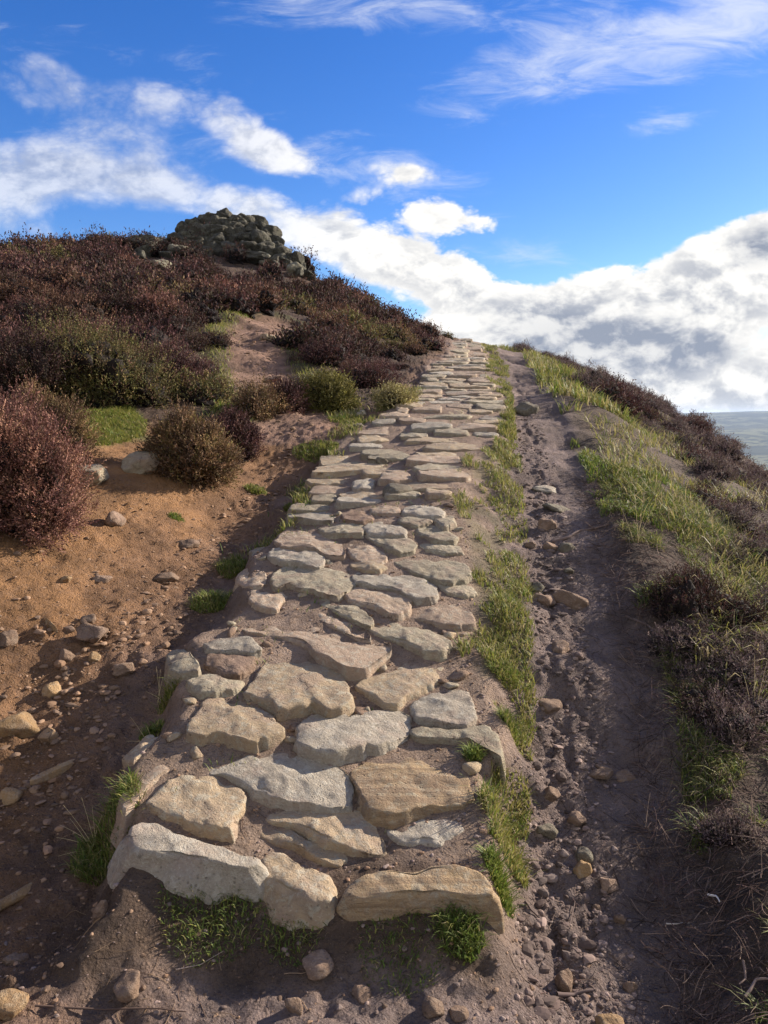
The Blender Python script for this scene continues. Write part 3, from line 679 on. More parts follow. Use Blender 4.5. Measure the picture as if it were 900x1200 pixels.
# loose stones lying in the dirt
LOOSE = [
 (20, 838, 44, 34, 'ochre', 'large flat ochre slab at the left border of the dirt slope'),
 (58, 857, 24, 18, 'ochre', 'ochre stone lying below the large flat ochre slab'),
 (10, 748, 22, 18, 'clod', 'rounded stone high on the left border of the dirt'),
 (78, 770, 18, 18, 'clod', 'upright earthy stone in the stony band of the dirt slope'),
 (108, 752, 32, 20, 'clod', 'dark angular block casting a shadow in the dirt slope'),
 (60, 800, 20, 16, 'ochre', 'tan stone in the middle of the stony band'),
 (110, 776, 14, 12, 'ochre', 'small square stone under the dark angular block'),
 (145, 790, 24, 14, 'clod', 'low stone at the right end of the stony band'),
 (134, 803, 12, 9, 'clod', 'pebble sized stone under the right end of the stony band'),
 (105, 730, 16, 12, 'clod', 'rounded stone at the foot of a dark earth ledge'),
 (120, 676, 22, 10, 'clod', 'low reddish stone alone on the upper dirt slope'),
 (77, 680, 14, 9, 'ochre', 'small orange stone alone on the upper dirt slope'),
 (134, 612, 22, 18, 'clod', 'eroded lump of earth under the dark heather bush'),
 (195, 668, 28, 12, 'clod', 'flat dark stone in the left gully'),
 (222, 640, 22, 10, 'clod', 'dark stone higher up the left gully'),
 (12, 917, 26, 16, 'ochre', 'orange stone at the left border near the thin slab'),
 (150, 1152, 36, 26, 'clod', 'flat pale stone set in the shaded earth near the bottom'),
 (18, 1108, 26, 22, 'clod', 'half buried stone near the lower left corner'),
 (14, 1184, 40, 24, 'ochre', 'pale ochre rock in the lower left corner'),
 (118, 1058, 18, 30, 'clod', 'narrow embedded stone below the tuft of dry straw'),
 (372, 1130, 36, 12, 'clod', 'dark stone poking out of the earth below the front row'),
 (425, 1168, 26, 12, 'clod', 'ochre rock below the front row of the path'),
 (345, 1190, 24, 16, 'clod', 'little rock at the bottom beside the shaded earth'),
 (510, 1190, 26, 18, 'clod', 'round cobble at the bottom of the picture below the grass tuft'),
 (540, 1194, 24, 16, 'clod', 'second cobble at the bottom, next to the round one'),
 (682, 1008, 20, 22, 'ochre', 'round ochre cobble in the right track'),
 (683, 990, 20, 16, 'dark', 'dark cobble touching the round ochre cobble'),
 (641, 957, 22, 18, 'dark', 'dark egg shaped stone in the right track'),
 (676, 945, 20, 18, 'clod', 'three cornered stone in the right track behind the dark egg'),
 (645, 915, 26, 18, 'clod', 'knobbly stone in the mud at the left side of the right track'),
 (712, 1022, 20, 18, 'clod', 'grey block in the right track, right of the ochre cobble'),
 (728, 1064, 14, 12, 'clod', 'small round stone at the edge of the smooth shaded mud'),
 (660, 1135, 26, 34, 'clod', 'long upright stone in the wet mud of the right track'),
 (715, 1190, 36, 26, 'ochre', 'tan rock at the bottom of the right track'),
 (738, 1140, 16, 12, 'clod', 'dull stone in the shaded smooth mud low in the right track'),
 (700, 1046, 10, 8, 'clod', 'pebble beside the grey block in the right track'),
 (667, 697, 34, 22, 'clod', 'large brown angular stone in the right track'),
 (637, 699, 24, 18, 'clod', 'pale stone left of the large brown angular stone'),
 (628, 684, 16, 12, 'dark', 'dark stone above the pale one in the right track'),
 (641, 567, 32, 9, 'grey', 'long flat slab lying across the upper right track'),
 (652, 593, 30, 10, 'dark', 'dark ledge stone in the upper right track'),
 (640, 612, 20, 22, 'clod', 'grey rounded stone at the left of the upper right track'),
 (662, 637, 18, 13, 'dark', 'dark stone next to the long root'),
 (645, 635, 14, 12, 'clod', 'rusty wedge of stone left of the long root'),
 (622, 632, 16, 8, 'clod', 'flat stone at the grass edge of the upper right track'),
 (666, 665, 11, 8, 'dark', 'small dark stone in the middle of the right track'),
 (708, 884, 18, 10, 'clod', 'low pale stone in the middle of the right track'),
 (705, 892, 24, 10, 'clod', 'low stone just below the pale one in the right track'),
 (735, 893, 22, 8, 'clod', 'worn stone flush with the smooth mud of the right track'),
 (808, 788, 22, 14, 'tan', 'tan stone on the right bank among dead stems'),
 (655, 766, 26, 10, 'clod', 'mud crusted stone beside a puddle hollow in the right track'),
 (640, 815, 30, 12, 'clod', 'pale mud ridge stone beside the right grass verge'),
 (618, 476, 26, 16, 'dark', 'dark rock ledge in the far upper right track'),
 (420, 497, 12, 10, 'dark', 'small dark block on the pinkish bare landing of the path'),
 (447, 540, 14, 10, 'dark', 'dark block standing on the broken stretch of path'),
 (470, 573, 34, 16, 'dark', 'dark overhanging stone in the broken stretch of path'),
 (424, 480, 12, 10, 'olive', 'grey lump at the edge of the bare landing'),
]
for px, py, w, h, mt, lab in LOOSE:
    P, _ = pick(px, py + h * .3); p = P[0]; s = p[1] / F
    p[2] = float(GZ(p[0], p[1]))
    rock('loose_stone', p + np.array((0, 0, h * s * .08)), (w * s * .54, w * s * R.uniform(.4, .55), h * s * .58), M[mt], lab, 'stone', 'loose stones on the worn earth', 3, (R.uniform(-.25, .25), R.uniform(-.25, .25), R.uniform(-.6, .6)), .07, 12)
for k in range(260):
    y = 2.6 * (5.5 / 2.6) ** R.random(); x = float(LEFT(y) + (RIGHT(y) - LEFT(y)) * R.uniform(.04, .96)); w = R.uniform(.018, .05)
    if any(polydist(q_, np.array(x), np.array(y)) > -w * .6 for q_ in OUTL): continue
    rock('wedge_stone', (x, y, float(GZ(x, y)) - .003), (w, w * R.uniform(.5, .9), w * R.uniform(.35, .6)), M[R.choice(['clod', 'tan', 'pink', 'olive'])], 'small wedge stone packed into the earth joints between the path slabs', 'stone', 'wedge stones in the joints of the path', 2, (R.uniform(-.3, .3), R.uniform(-.3, .3), R.uniform(-3, 3)), .06, 10)
# thin slabs standing in the dirt
for px, py, L_, w, a, lab in [(70, 898, .17, .022, .95, 'thin tan slab of stone lying like a stick in the shaded earth'), (15, 1040, .16, .022, 1.0, 'thin dark slab of stone at the left border in the shade'), (58, 738, .12, .01, -.8, 'thin pale splinter lying on the sunny dirt slope')]:
    P, _ = pick(px, py); p = P[0]; p[2] = float(GZ(p[0], p[1])) + .008
    rock('stone_splinter', p, (L_, w, .02), M['ochre'], lab, 'stone', None, 3, (0, .05, a), .05)

# gravel and crumbs: too many to count
def gravel():
    pts = []
    def add(nn, xf, yf, s0, s1, cols):
        y = yf(R.random(nn)); x = xf(y, R.random(nn))
        s = s0 + (s1 - s0) * R.random(nn) ** 7
        c = np.array(cols)[R.integers(0, len(cols), nn)] * R.uniform(.7, 1.25, (nn, 1))
        pts.append(np.c_[x, y, s, c])
    warm = [(.26, .16, .10), (.22, .14, .09), (.28, .18, .115), (.15, .10, .07), (.24, .155, .10)]
    cool = [(.20, .145, .12), (.25, .18, .15), (.14, .105, .09), (.24, .18, .15)]
    ylog = lambda a, b: (lambda r: a * (b / a) ** r)
    add(5200, lambda y, r: LEFT(y) - .05 - 1.6 * r ** 1.3, ylog(1.7, 6), .002, .014, warm)
    add(1500, lambda y, r: LEFT(y) - .25 - .35 * r, ylog(2.6, 8), .004, .03, warm)
    add(420, lambda y, r: LEFT(y) - .45 - .75 * r, ylog(2.9, 3.9), .006, .035, warm)
    add(4500, lambda y, r: TL(y) - .05 + .42 * r, ylog(1.7, 9), .002, .015, cool)
    add(600, lambda y, r: TL(y) + .02 + .28 * r, ylog(2.2, 9), .004, .03, cool)
    add(1300, lambda y, r: TL(y) - .03 + .32 * r, ylog(1.8, 10), .006, .03, [(.15, .105, .088), (.13, .09, .075), (.18, .128, .105), (.10, .072, .06)])
    add(2500, lambda y, r: RIGHT(y) - .1 + (TL(y) - RIGHT(y) + .1) * r, ylog(2.2, 9), .002, .012, cool + warm)
    add(900, lambda y, r: LEFT(y) - .3 - 2.2 * r, ylog(2.6, 6.5), .004, .022, warm)
    add(800, lambda y, r: TL(y) + .6 * r, ylog(1.7, 14), .002, .008, cool)
    add(8000, lambda y, r: LEFT(y) + (RIGHT(y) - LEFT(y)) * r, ylog(2.3, 9), .002, .013, cool + warm)
    add(2500, lambda y, r: -1.4 + 2.1 * r, lambda r: 1.55 + .75 * r, .0015, .011, warm + cool)
    add(900, lambda y, r: np.interp(y, TRAIL[:, 1], TRAIL[:, 0]) - .5 + 1.0 * r, ylog(8, 17), .006, .04, warm)
    P = np.vstack(pts); nn = len(P)
    z = GZ(P[:, 0], P[:, 1])
    tv = []; tf = None
    for k in range(12):
        v, tf = rock_shape(1, R, 9, 14, .08, k); tv.append(v * np.array((1, R.uniform(.6, .95), R.uniform(.28, .6))))
    tv = np.array(tv)                                        # 12 x 42 x 3
    V = tv[R.integers(0, 12, nn)] * P[:, 2][:, None, None]
    a = R.uniform(0, 2 * np.pi, nn); c, s = np.cos(a)[:, None], np.sin(a)[:, None]
    V = np.stack([V[..., 0] * c - V[..., 1] * s, V[..., 0] * s + V[..., 1] * c, V[..., 2]], -1)
    V += np.stack([P[:, 0], P[:, 1], z + P[:, 2] * .02], -1)[:, None, :]
    nv = tv.shape[1]
    f = (tf[None] + (np.arange(nn) * nv)[:, None, None]).reshape(-1, 3)
    o = link('gravel', V.reshape(-1, 3), f, M['pebble'], col=np.repeat(P[:, 3:6], nv, 0), smooth=False)
    tag(o, 'loose gravel and crumbs of earth strewn over the bare tracks', 'gravel', kind='stuff')
gravel()

# ------------------------------------------------------------------ grass
def blades(P, hgt, lean, width, cols, droop=.5):
    """P: n x 3 roots; returns verts (n*7), quads, tris"""
    nn = len(P)
    a = R.uniform(0, 2 * np.pi, nn); d = np.stack([np.cos(a), np.sin(a), 0 * a], -1)
    b = a + R.uniform(1.0, 2.1, nn); w = np.stack([np.cos(b), np.sin(b), 0 * b], -1) * (width * R.uniform(.6, 1.3, nn))[:, None]
    l = (lean * R.uniform(.2, 1.4, nn) * hgt)[:, None]
    up = np.zeros((nn, 3)); up[:, 2] = hgt
    p0 = P; p1 = P + d * l * .25 + up * .45; p2 = P + d * l * .65 + up * .8; p3 = P + d * l * 1.15 + up * (1 - droop * R.uniform(.0, .5, nn))[:, None]
    V = np.stack([p0 - w, p0 + w, p1 - w * .85, p1 + w * .85, p2 - w * .55, p2 + w * .55, p3], 1)
    i = (np.arange(nn) * 7)[:, None]
    q = np.concatenate([i + np.array([[0, 1, 3, 2]]), i + np.array([[2, 3, 5, 4]])]); t = i + np.array([[4, 5, 6]])
    return V.reshape(-1, 3), q, t, np.repeat(cols, 7, 0)

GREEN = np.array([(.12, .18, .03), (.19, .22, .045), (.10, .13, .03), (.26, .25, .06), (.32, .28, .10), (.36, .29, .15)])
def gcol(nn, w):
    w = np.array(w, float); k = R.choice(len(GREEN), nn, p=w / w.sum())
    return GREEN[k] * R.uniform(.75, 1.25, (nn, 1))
VERGE_W = (1, 3, 1.5, 5, 4, 2.5); LUSH = (4, 5, 2, 3, 1, .3); DRY = (.5, 1, 2, 3, 4, 5)

def clumpy(x, y, thr=-.1, sc_=6, seed=81):
    nz = fbm2(x * sc_, y * sc_, 3, seed); return nz > thr, nz

def grass_object(name, parts, label, kind='stuff', cat='grass', loc=None, group=None):
    Vs, Qs, Ts, Cs, off = [], [], [], [], 0
    for V, q, t, c in parts:
        Vs.append(V); Qs.append(q + off); Ts.append(t + off); Cs.append(c); off += len(V)
    V = np.vstack(Vs)
    l0 = np.array(loc if loc is not None else (0, 0, 0), float)
    o = link(name, V - l0, [np.vstack(Qs), np.vstack(Ts)], M['blade'], col=np.vstack(Cs), smooth=True, loc=l0)
    tag(o, label, cat, group, kind if kind != 'thing' else None); return o

def scatter(nn, xf, yf, keep=None):
    y = yf(R.random(nn)); x = xf(y, R.random(nn))
    if keep is not None:
        k = keep(x, y); x, y = x[k], y[k]
    return np.c_[x, y, GZ(x, y) - .004]

# verge between the stones and the right track
def verge():
    parts = []
    P = scatter(38000, lambda y, r: RIGHT(y) - .12 + (TL(y) - RIGHT(y) + .13) * (r * .96 + .02), lambda r: 2.45 * (26 / 2.45) ** (r ** 1.05), None)
    u = (P[:, 0] - RIGHT(P[:, 1])) / (TL(P[:, 1]) - RIGHT(P[:, 1]))
    nz = fbm2(P[:, 0] * 7, P[:, 1] * 5, 3, 82)
    keep = nz + .75 - 1.5 * np.abs(u - .58) > 0
    keep &= ~((P[:, 1] > 4.4) & (P[:, 1] < 5.8) & (u < .5) & (nz < -.08) & (R.random(len(P)) < .85))
    P = P[keep]; nz = nz[keep]
    h = (.026 + .04 * np.clip(nz + .4, 0, 1)) * R.uniform(.5, 1.3, len(P))
    parts.append(blades(P, h, .9, .0022 + .0002 * P[:, 1], gcol(len(P), VERGE_W)))
    grass_object('grass', parts, 'mixed green and straw grass strip between the stones and the right track')
verge()

# bank on the right: lush grass near the track, dry grass behind
def bank_grass():
    parts = []
    def ok(x, y): return clumpy(x, y, -.25, 3.5, 83)[0]
    lush = scatter(36000, lambda y, r: TR(y) - .04 + (.9 + .03 * y) * r, lambda r: 4.2 * (15 / 4.2) ** r, lambda x, y: (fbm2(x * 3.5, y * 3.5, 3, 83) > -.3) & (fbm2(x * 1.2, y * .8, 2, 84) + .3 * (y > 5) * (y < 8) > -.1))
    parts.append(blades(lush, R.uniform(.03, .08, len(lush)), 1.0, .0045, gcol(len(lush), LUSH), .7))
    dry = scatter(19000, lambda y, r: TR(y) + .2 + (1.6 + .04 * y) * r, lambda r: 3.4 * (30 / 3.4) ** r, lambda x, y: fbm2(x * 2.2, y * 2.2, 3, 85) > -.05)
    parts.append(blades(dry, R.uniform(.05, .17, len(dry)), 1.4, .003 + .0002 * dry[:, 1], gcol(len(dry), DRY), .8))
    near = scatter(46000, lambda y, r: TR(y) + .06 + 1.1 * r ** 1.2, lambda r: 1.9 * (6.5 / 1.9) ** r, lambda x, y: fbm2(x * 3, y * 3, 3, 86) > .05 - .6 * (x - TR(y) > .45))
    parts.append(blades(near, R.uniform(.02, .07, len(near)), 1.4, .0024, gcol(len(near), (2, 4, 4, 4, 3, 2)), .8))
    fa = scatter(9000, lambda y, r: TR(y) - .05 + 1.0 * r, lambda r: 9 * (36 / 9) ** r, lambda x, y: fbm2(x * 2, y * 2, 3, 87) > -.2)
    parts.append(blades(fa, R.uniform(.08, .25, len(fa)), .9, .008, gcol(len(fa), (1, 2, 1, 3, 3, 2)), .7))
    grass_object('grass', parts, 'green and dry grass over the bank beyond the right track')
bank_grass()

# hillside turf: trail edges and beside the path on the left
def hill_grass():
    parts = []
    tt = R.random(3500); i = np.minimum((tt * 5).astype(int), 4); s = R.random(3500)
    c = TRAIL[i] * (1 - s[:, None]) + TRAIL[i + 1] * s[:, None]
    side = np.where(R.random(3500) < .6, -1, 1); off = side * R.normal(.75, .14, 3500)
    P = np.c_[c[:, 0] + off, c[:, 1]]; P = P[P[:, 1] > 8.3]; P = np.c_[P, GZ(P[:, 0], P[:, 1]) - .005]
    parts.append(blades(P, R.uniform(.04, .10, len(P)), 1, .006, gcol(len(P), (1, 2, 1, 4, 4, 2))))
    P = scatter(5000, lambda y, r: LEFT(y) - .05 + R.normal(0, .09, len(r)), lambda r: 5.2 * (12 / 5.2) ** r, lambda x, y: fbm2(x * 2.5, y * 2.5, 2, 88) > .1)
    parts.append(blades(P, R.uniform(.04, .10, len(P)), 1, .004, gcol(len(P), (2, 3, 1, 4, 4, 2))))
    P = scatter(4200, lambda y, r: LEFT(y) + (RIGHT(y) - LEFT(y)) * r, lambda r: 2.4 * (9 / 2.4) ** r, lambda x, y: fbm2(x * 5, y * 5, 3, 89) > .55)
    parts.append(blades(P, R.uniform(.015, .04, len(P)), 1, .002, gcol(len(P), (3, 3, 2, 3, 2, 1))))
    grass_object('grass', parts, 'short turf along the bare trail and the left edge of the path')
hill_grass()

def poly_scatter(poly, nn):
    lo, hi = poly.min(0), poly.max(0); out = []
    k = 0
    while k < nn:
        p = R.uniform(lo, hi, (nn * 3, 2)); p = p[inpoly(poly, p[:, 0], p[:, 1])]; out.append(p); k += len(p)
    p = np.vstack(out)[:nn]; return np.c_[p, GZ(p[:, 0], p[:, 1]) - .004]
for pl, nn, lab in [(PATCH, 9000, 'bright green lawn-like patch of turf beneath the heather hillside'), (PATCH2, 1600, 'small yellowish patch of turf beside the lower end of the bare trail')]:
    P = poly_scatter(pl, nn)
    o = grass_object('turf_patch', [blades(P, R.uniform(.02, .06, len(P)), 1.2, .0045, gcol(len(P), (2, 6, .5, 6, 3, .5)))], lab, 'thing', 'turf', loc=P.mean(0))

def tuft(px, py, rad, nn, h, w, label, wd=.0022, lean=1.0, cat='grass tuft', name='grass_tuft', squash=1.0):
    P, _ = pick(px, py); c = P[0]
    r = rad * np.sqrt(R.random(nn)); a = R.uniform(0, 2 * np.pi, nn)
    x, y = c[0] + r * np.cos(a), c[1] + r * np.sin(a) * squash
    Q = np.c_[x, y, GZ(x, y) - .004]
    hh = h * R.uniform(.45, 1.25, nn) * (1 - .5 * (r / rad) ** 2)
    return grass_object(name, [blades(Q, hh, lean, wd, gcol(nn, w))], label, 'thing', cat, loc=(c[0], c[1], float(GZ(c[0], c[1]))))
TUFTS = [
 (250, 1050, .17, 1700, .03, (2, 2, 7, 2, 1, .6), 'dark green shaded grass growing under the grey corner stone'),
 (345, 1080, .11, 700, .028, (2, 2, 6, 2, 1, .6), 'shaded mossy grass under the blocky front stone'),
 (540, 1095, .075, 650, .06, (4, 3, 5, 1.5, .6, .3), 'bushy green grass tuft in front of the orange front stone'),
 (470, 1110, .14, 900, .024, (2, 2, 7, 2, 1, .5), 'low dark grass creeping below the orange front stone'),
 (125, 975, .13, 1600, .07, (3, 3, 4, 2, 2, 1), 'olive grass tuft around dry straws beside the grey corner stone'),
 (198, 800, .055, 420, .065, (2, 3, 1, 4, 3, 1.5), 'yellowish grass tuft by the round lichened lump'),
 (178, 852, .055, 350, .05, (4, 4, 2, 2, 1, .5), 'green grass tuft above the bright yellow edge stone'),
 (248, 705, .12, 1300, .075, (3, 4, 2, 3, 2, 1), 'long grass clump hanging from the left edge behind the broken pinkish stone'),
 (275, 660, .12, 1100, .07, (3, 4, 2, 3, 2, 1), 'grass clump on the left edge beside the pale grey stone'),
 (300, 575, .10, 700, .07, (2, 2, 2, 3, 3, 1), 'greyish grass hummock in the left gully'),
 (370, 530, .24, 1900, .055, (3, 4, 1, 4, 3, 1), 'sunlit turf hump on the left edge of the broken stretch'),
 (405, 490, .22, 1200, .06, (2, 3, 1, 4, 3, 1), 'mossy turf at the left edge of the bare landing'),
 (207, 613, .06, 250, .03, (5, 5, 1, 1, .3, .1), 'tiny bright green tuft in the left gully'),
 (585, 1020, .05, 700, .065, (6, 5, 1, 2, .5, .1), 'brightest green grass tuft at the right corner of the front stone'),
 (597, 850, .05, 500, .06, (3, 4, 2, 3, 2, 1), 'grass tuft hanging over the end of the curved kerb stone'),
 (555, 885, .04, 350, .055, (6, 5, 1, 2, .5, .1), 'small bright grass tuft inside the bend of the curved kerb stone'),
 (590, 800, .07, 700, .055, (2, 4, 1, 4, 2, 1), 'thick yellow green tuft on the verge by the rough grey stone'),
 (340, 605, .05, 300, .06, (3, 3, 2, 3, 2, 1), 'grass tuft on the eroded left side of the path'),
]
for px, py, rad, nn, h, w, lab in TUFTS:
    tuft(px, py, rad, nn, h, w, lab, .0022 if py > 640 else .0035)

# ------------------------------------------------------------------ heather
def sprigs(c, rad, nn, K_, ll, lw, cols, lump=.3, seed=0, zmin=-.15, spread=.35, depth=.4, spl=.08):
    """leafy sprigs spread through a dome; returns verts, quads, cols"""
    d = R.normal(size=(nn * 2, 3)); d /= np.linalg.norm(d, axis=1)[:, None]; d = d[d[:, 2] > zmin][:nn]; nn = len(d)
    gap = fbm3(d + seed * 1.3, 4.5, 2, seed + 9); d = d[(gap > -.28) | (R.random(nn) < .25)]; nn = len(d)
    lm = 1 + fbm3(d + seed * 2.1, 2.0, 3, seed + 5) * lump
    k = (1 + .22 * R.random(nn) ** 6 - depth * R.random(nn) ** 1.6) * lm
    P = d * k[:, None] * np.array(rad) + np.array(c)
    ax = d * .55 + np.array((0, 0, .55)) + R.normal(0, spread, (nn, 3)); ax /= np.linalg.norm(ax, axis=1)[:, None]
    cl = cols[R.integers(0, len(cols), nn)] * R.uniform(.6, 1.4, (nn, 1))
    tone = fbm3(d + seed * 3.7, 2.6, 2, seed + 21)[:, None]
    cl = cl * np.clip(1 + .5 * tone, .5, 1.6) * (1 + np.array((.05, .10, -.08)) * np.clip(tone * 2, 0, 1))
    L_ = spl * R.uniform(.6, 1.4, nn)
    V = np.empty((nn, K_, 4, 3))
    for j in range(K_):
        s = R.normal(size=(nn, 3)); s -= (s * ax).sum(1)[:, None] * ax; s /= np.linalg.norm(s, axis=1)[:, None] + 1e-9
        t = np.cross(ax, s)
        b = P + ax * (L_ * (j + .2) / K_)[:, None]
        dr = ax * .8 + s * .6
        l = ll * R.uniform(.7, 1.3, nn)[:, None]
        V[:, j, 0] = b; V[:, j, 1] = b + dr * l * .5 + t * lw; V[:, j, 2] = b + dr * l; V[:, j, 3] = b + dr * l * .5 - t * lw
    V = V.reshape(-1, 3); q = np.arange(len(V)).reshape(-1, 4)
    return V, q, np.repeat(cl, K_ * 4, 0)

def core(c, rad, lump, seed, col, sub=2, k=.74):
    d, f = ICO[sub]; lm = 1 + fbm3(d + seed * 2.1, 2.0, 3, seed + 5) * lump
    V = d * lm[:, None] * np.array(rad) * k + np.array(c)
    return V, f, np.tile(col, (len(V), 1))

HC = {
 'deep': np.array([(.055, .028, .026), (.075, .036, .032), (.04, .022, .02), (.06, .045, .025)]),
 'rust': np.array([(.12, .058, .042), (.095, .048, .036), (.15, .078, .05), (.08, .05, .032)]),
 'maroon': np.array([(.078, .034, .035), (.10, .044, .043), (.05, .024, .025), (.125, .062, .055), (.065, .042, .028)]),
 'pink': np.array([(.17, .075, .065), (.21, .10, .08), (.12, .052, .046), (.25, .13, .10), (.10, .055, .035)]),
 'brown': np.array([(.15, .085, .05), (.19, .11, .06), (.10, .06, .04), (.13, .10, .04), (.22, .14, .08)]),
 'olive': np.array([(.10, .095, .035), (.14, .12, .045), (.08, .075, .03), (.18, .13, .055), (.13, .07, .045)]),
 'gorse': np.array([(.13, .115, .03), (.18, .155, .045), (.09, .085, .025), (.22, .18, .06)]),
 'straw': np.array([(.30, .24, .11), (.24, .2, .08), (.2, .17, .06), (.36, .3, .15)]),
 'mauve': np.array([(.12, .078, .08), (.15, .10, .10), (.095, .062, .062), (.19, .135, .125), (.10, .075, .055)]),
}
CORE_SHADE = np.array((.018, .0125, .0105))  # stem brown deepened so gaps in the foliage read as shade

def bush_mesh(name, loc, lobes, pal, nn, K_, ll, lw, spl, label, cat='heather bush', group=None, seed=0, lump=.5):
    """one plant: foliage over a solid filler core, near-black as painted shade in the gaps"""
    t = thing(name, loc, label, cat, group)
    Vs, Qs, Cs, off = [], [], [], 0
    cv, cf, coff = [], [], 0
    tot = sum(l[3] * l[4] for l in lobes)
    for i, (cx, cy, cz, rx, rz) in enumerate(lobes):
        V, q, c = sprigs((cx, cy, cz), (rx, rx, rz), int(nn * rx * rz / tot), K_, ll, lw, HC[pal], lump, seed + i, zmin=-.85, spl=spl)
        Vs.append(V); Qs.append(q + off); Cs.append(c); off += len(V)
        V, f, _ = core((cx, cy, cz), (rx, rx, rz), lump, seed + i, CORE_SHADE, 3, .66)
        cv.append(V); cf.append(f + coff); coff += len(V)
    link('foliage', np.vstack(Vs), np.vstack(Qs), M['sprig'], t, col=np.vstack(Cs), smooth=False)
    V = np.vstack(cv); link('shade_core', V, np.vstack(cf), M['stem'], t, col=np.tile(CORE_SHADE, (len(V), 1)))  # solid filler core, its dark colour stands in for inner shade
    return t

def base_at(px, py):
    P, _ = pick(px, py); p = P[0]; p[2] = float(GZ(p[0], p[1])); return p, p[1] / F
# named bushes: (base px, base py, [lobes in pixels: dx, up, rx, rz], palette ...)
BUSHES = [
 (22, 628, [(-12, 75, 62, 82), (22, 60, 34, 58), (-40, 100, 50, 80)], 'pink', 9000, 'big pink brown heather bush at the left border above the dirt slope'),
 (70, 535, [(0, 30, 24, 32), (-30, 45, 26, 34)], 'brown', 2500, 'brown heather bush between the big pink bush and the turf patch'),
 (222, 562, [(-20, 40, 29, 38), (8, 34, 30, 36), (26, 24, 20, 24), (0, 16, 36, 20)], 'brown', 6000, 'dark brown heather bush standing on the dirt brow beside the grey squarish stone'),
 (274, 532, [(0, 22, 24, 24)], 'maroon', 2000, 'low maroon heather bush just behind the dark brown one'),
 (300, 486, [(0, 18, 24, 20), (-10, 12, 18, 14)], 'brown', 1800, 'round heather bush left of the trail mouth'),
 (334, 478, [(0, 18, 20, 22)], 'maroon', 1500, 'smaller heather bush beside the green bush'),
 (382, 474, [(0, 20, 28, 22), (-12, 14, 17, 15), (14, 14, 17, 15)], 'gorse', 4200, 'bright olive green round bush at the left of the path'),
 (462, 477, [(0, 10, 20, 11)], 'straw', 1100, 'straw yellow tussock by the left edge of the stone steps'),
 (424, 456, [(0, 16, 26, 18), (18, 10, 18, 14)], 'maroon', 1500, 'dark heather bush right behind the green bush'),
 (90, 470, [(-30, 40, 60, 50), (35, 40, 55, 50), (0, 55, 50, 52), (70, 22, 36, 30)], 'olive', 7000, 'large olive brown heather mass above the turf patch'),
 (202, 462, [(-12, 30, 38, 32), (12, 20, 24, 22)], 'maroon', 3400, 'rusty heather bush at the right end of the large olive brown mass'),
 (20, 472, [(0, 40, 46, 44)], 'deep', 3200, 'dark brownish heather bush at the left border above the turf'),
]
for i, (px, py, lobes, pal, nn, lab) in enumerate(BUSHES):
    p, s = base_at(px, py)
    lb = [(dx * s, abs(dx) * s * .3 + rx * s * .35, up * s * .72, rx * s, rz * s) for dx, up, rx, rz in lobes]
    near = py > 500
    bush_mesh('heather_bush' if pal not in ('gorse', 'straw') else ('green_bush' if pal == 'gorse' else 'grass_tussock'), p, lb, pal, int(nn * (2.2 if near else 1.6)), 8 if near else 5, .008 + .0019 * p[1], .0012 + .00055 * p[1], .08 + .004 * p[1], lab, 'heather bush' if pal not in ('gorse', 'straw') else ('bush' if pal == 'gorse' else 'tussock'), None, i * 7 + 3)

# hillside carpet: clumps from a set of shapes, each one an object with its parts
VAR = []
def clump_variant(pal, seed, nn, K_, ll, lw):
    Vs, Qs, Cs, off = [], [], [], 0; cv, cf, coff = [], [], 0
    for i in range(3):
        a = R.uniform(0, 6.28); r = 0 if i == 0 else .35
        c = (r * math.cos(a), r * math.sin(a), R.uniform(.0, .1)); rad = (.62 if i == 0 else .45,) * 2 + (.55 if i == 0 else .42,)
        V, q, cl = sprigs(c, rad, nn // 3, K_, ll, lw, HC[pal], .55, seed + i, zmin=-.1, spl=.12)
        Vs.append(V); Qs.append(q + off); Cs.append(cl); off += len(V)
        V, f, _ = core(c, rad, .55, seed + i, CORE_SHADE, 3, .64); cv.append(V); cf.append(f + coff); coff += len(V)
    return np.vstack(Vs), np.vstack(Qs), np.vstack(Cs), np.vstack(cv), np.vstack(cf)
PALS = ['maroon', 'deep', 'maroon', 'brown', 'pink', 'olive', 'mauve', 'mauve', 'mauve', 'deep', 'rust']
DATA = [clump_variant(p, 200 + 11 * i, 2200, 4, .05, .011) for i, p in enumerate(PALS)]
LOW = [clump_variant(p, 200 + 11 * i, 900, 2, .09, .02) for i, p in enumerate(PALS)]
proto = {}
def place_clump(x, y, s, k, label, group, sink=.05):
    rz = R.uniform(0, 6.28); loc = (x, y, float(GZ(x, y)) - sink)
    if k not in proto:
        V, q, c, cv, cf = DATA[k]
        t = thing('heather_clump', loc, label, 'heather', group)
        link('foliage', V, q, M['sprig'], t, col=c, smooth=False)
        link('shade_core', cv, cf, M['stem'], t, col=np.tile(CORE_SHADE, (len(cv), 1)))  # filler core with the gap shade put into its colour
        proto[k] = t
    else:
        src = proto[k]; t = src.copy(); C.objects.link(t)
        for ch in src.children:
            c2 = ch.copy(); C.objects.link(c2); c2.parent = t
        t['label'] = label; t['group'] = group; t.location = loc
    t.scale = (s, s, s * R.uniform(.65, 1.25)); t.rotation_euler = (0, 0, rz)

def visible(x, y, h=.35):
    z = height(np.array(x), np.array(y)) + h
    f = y * CP - z * SP; u = y * SP + z * CP
    px = 450 + F * x / f; py = 600 - F * u / f
    return -40 < px < 940 and 200 < py < 1250

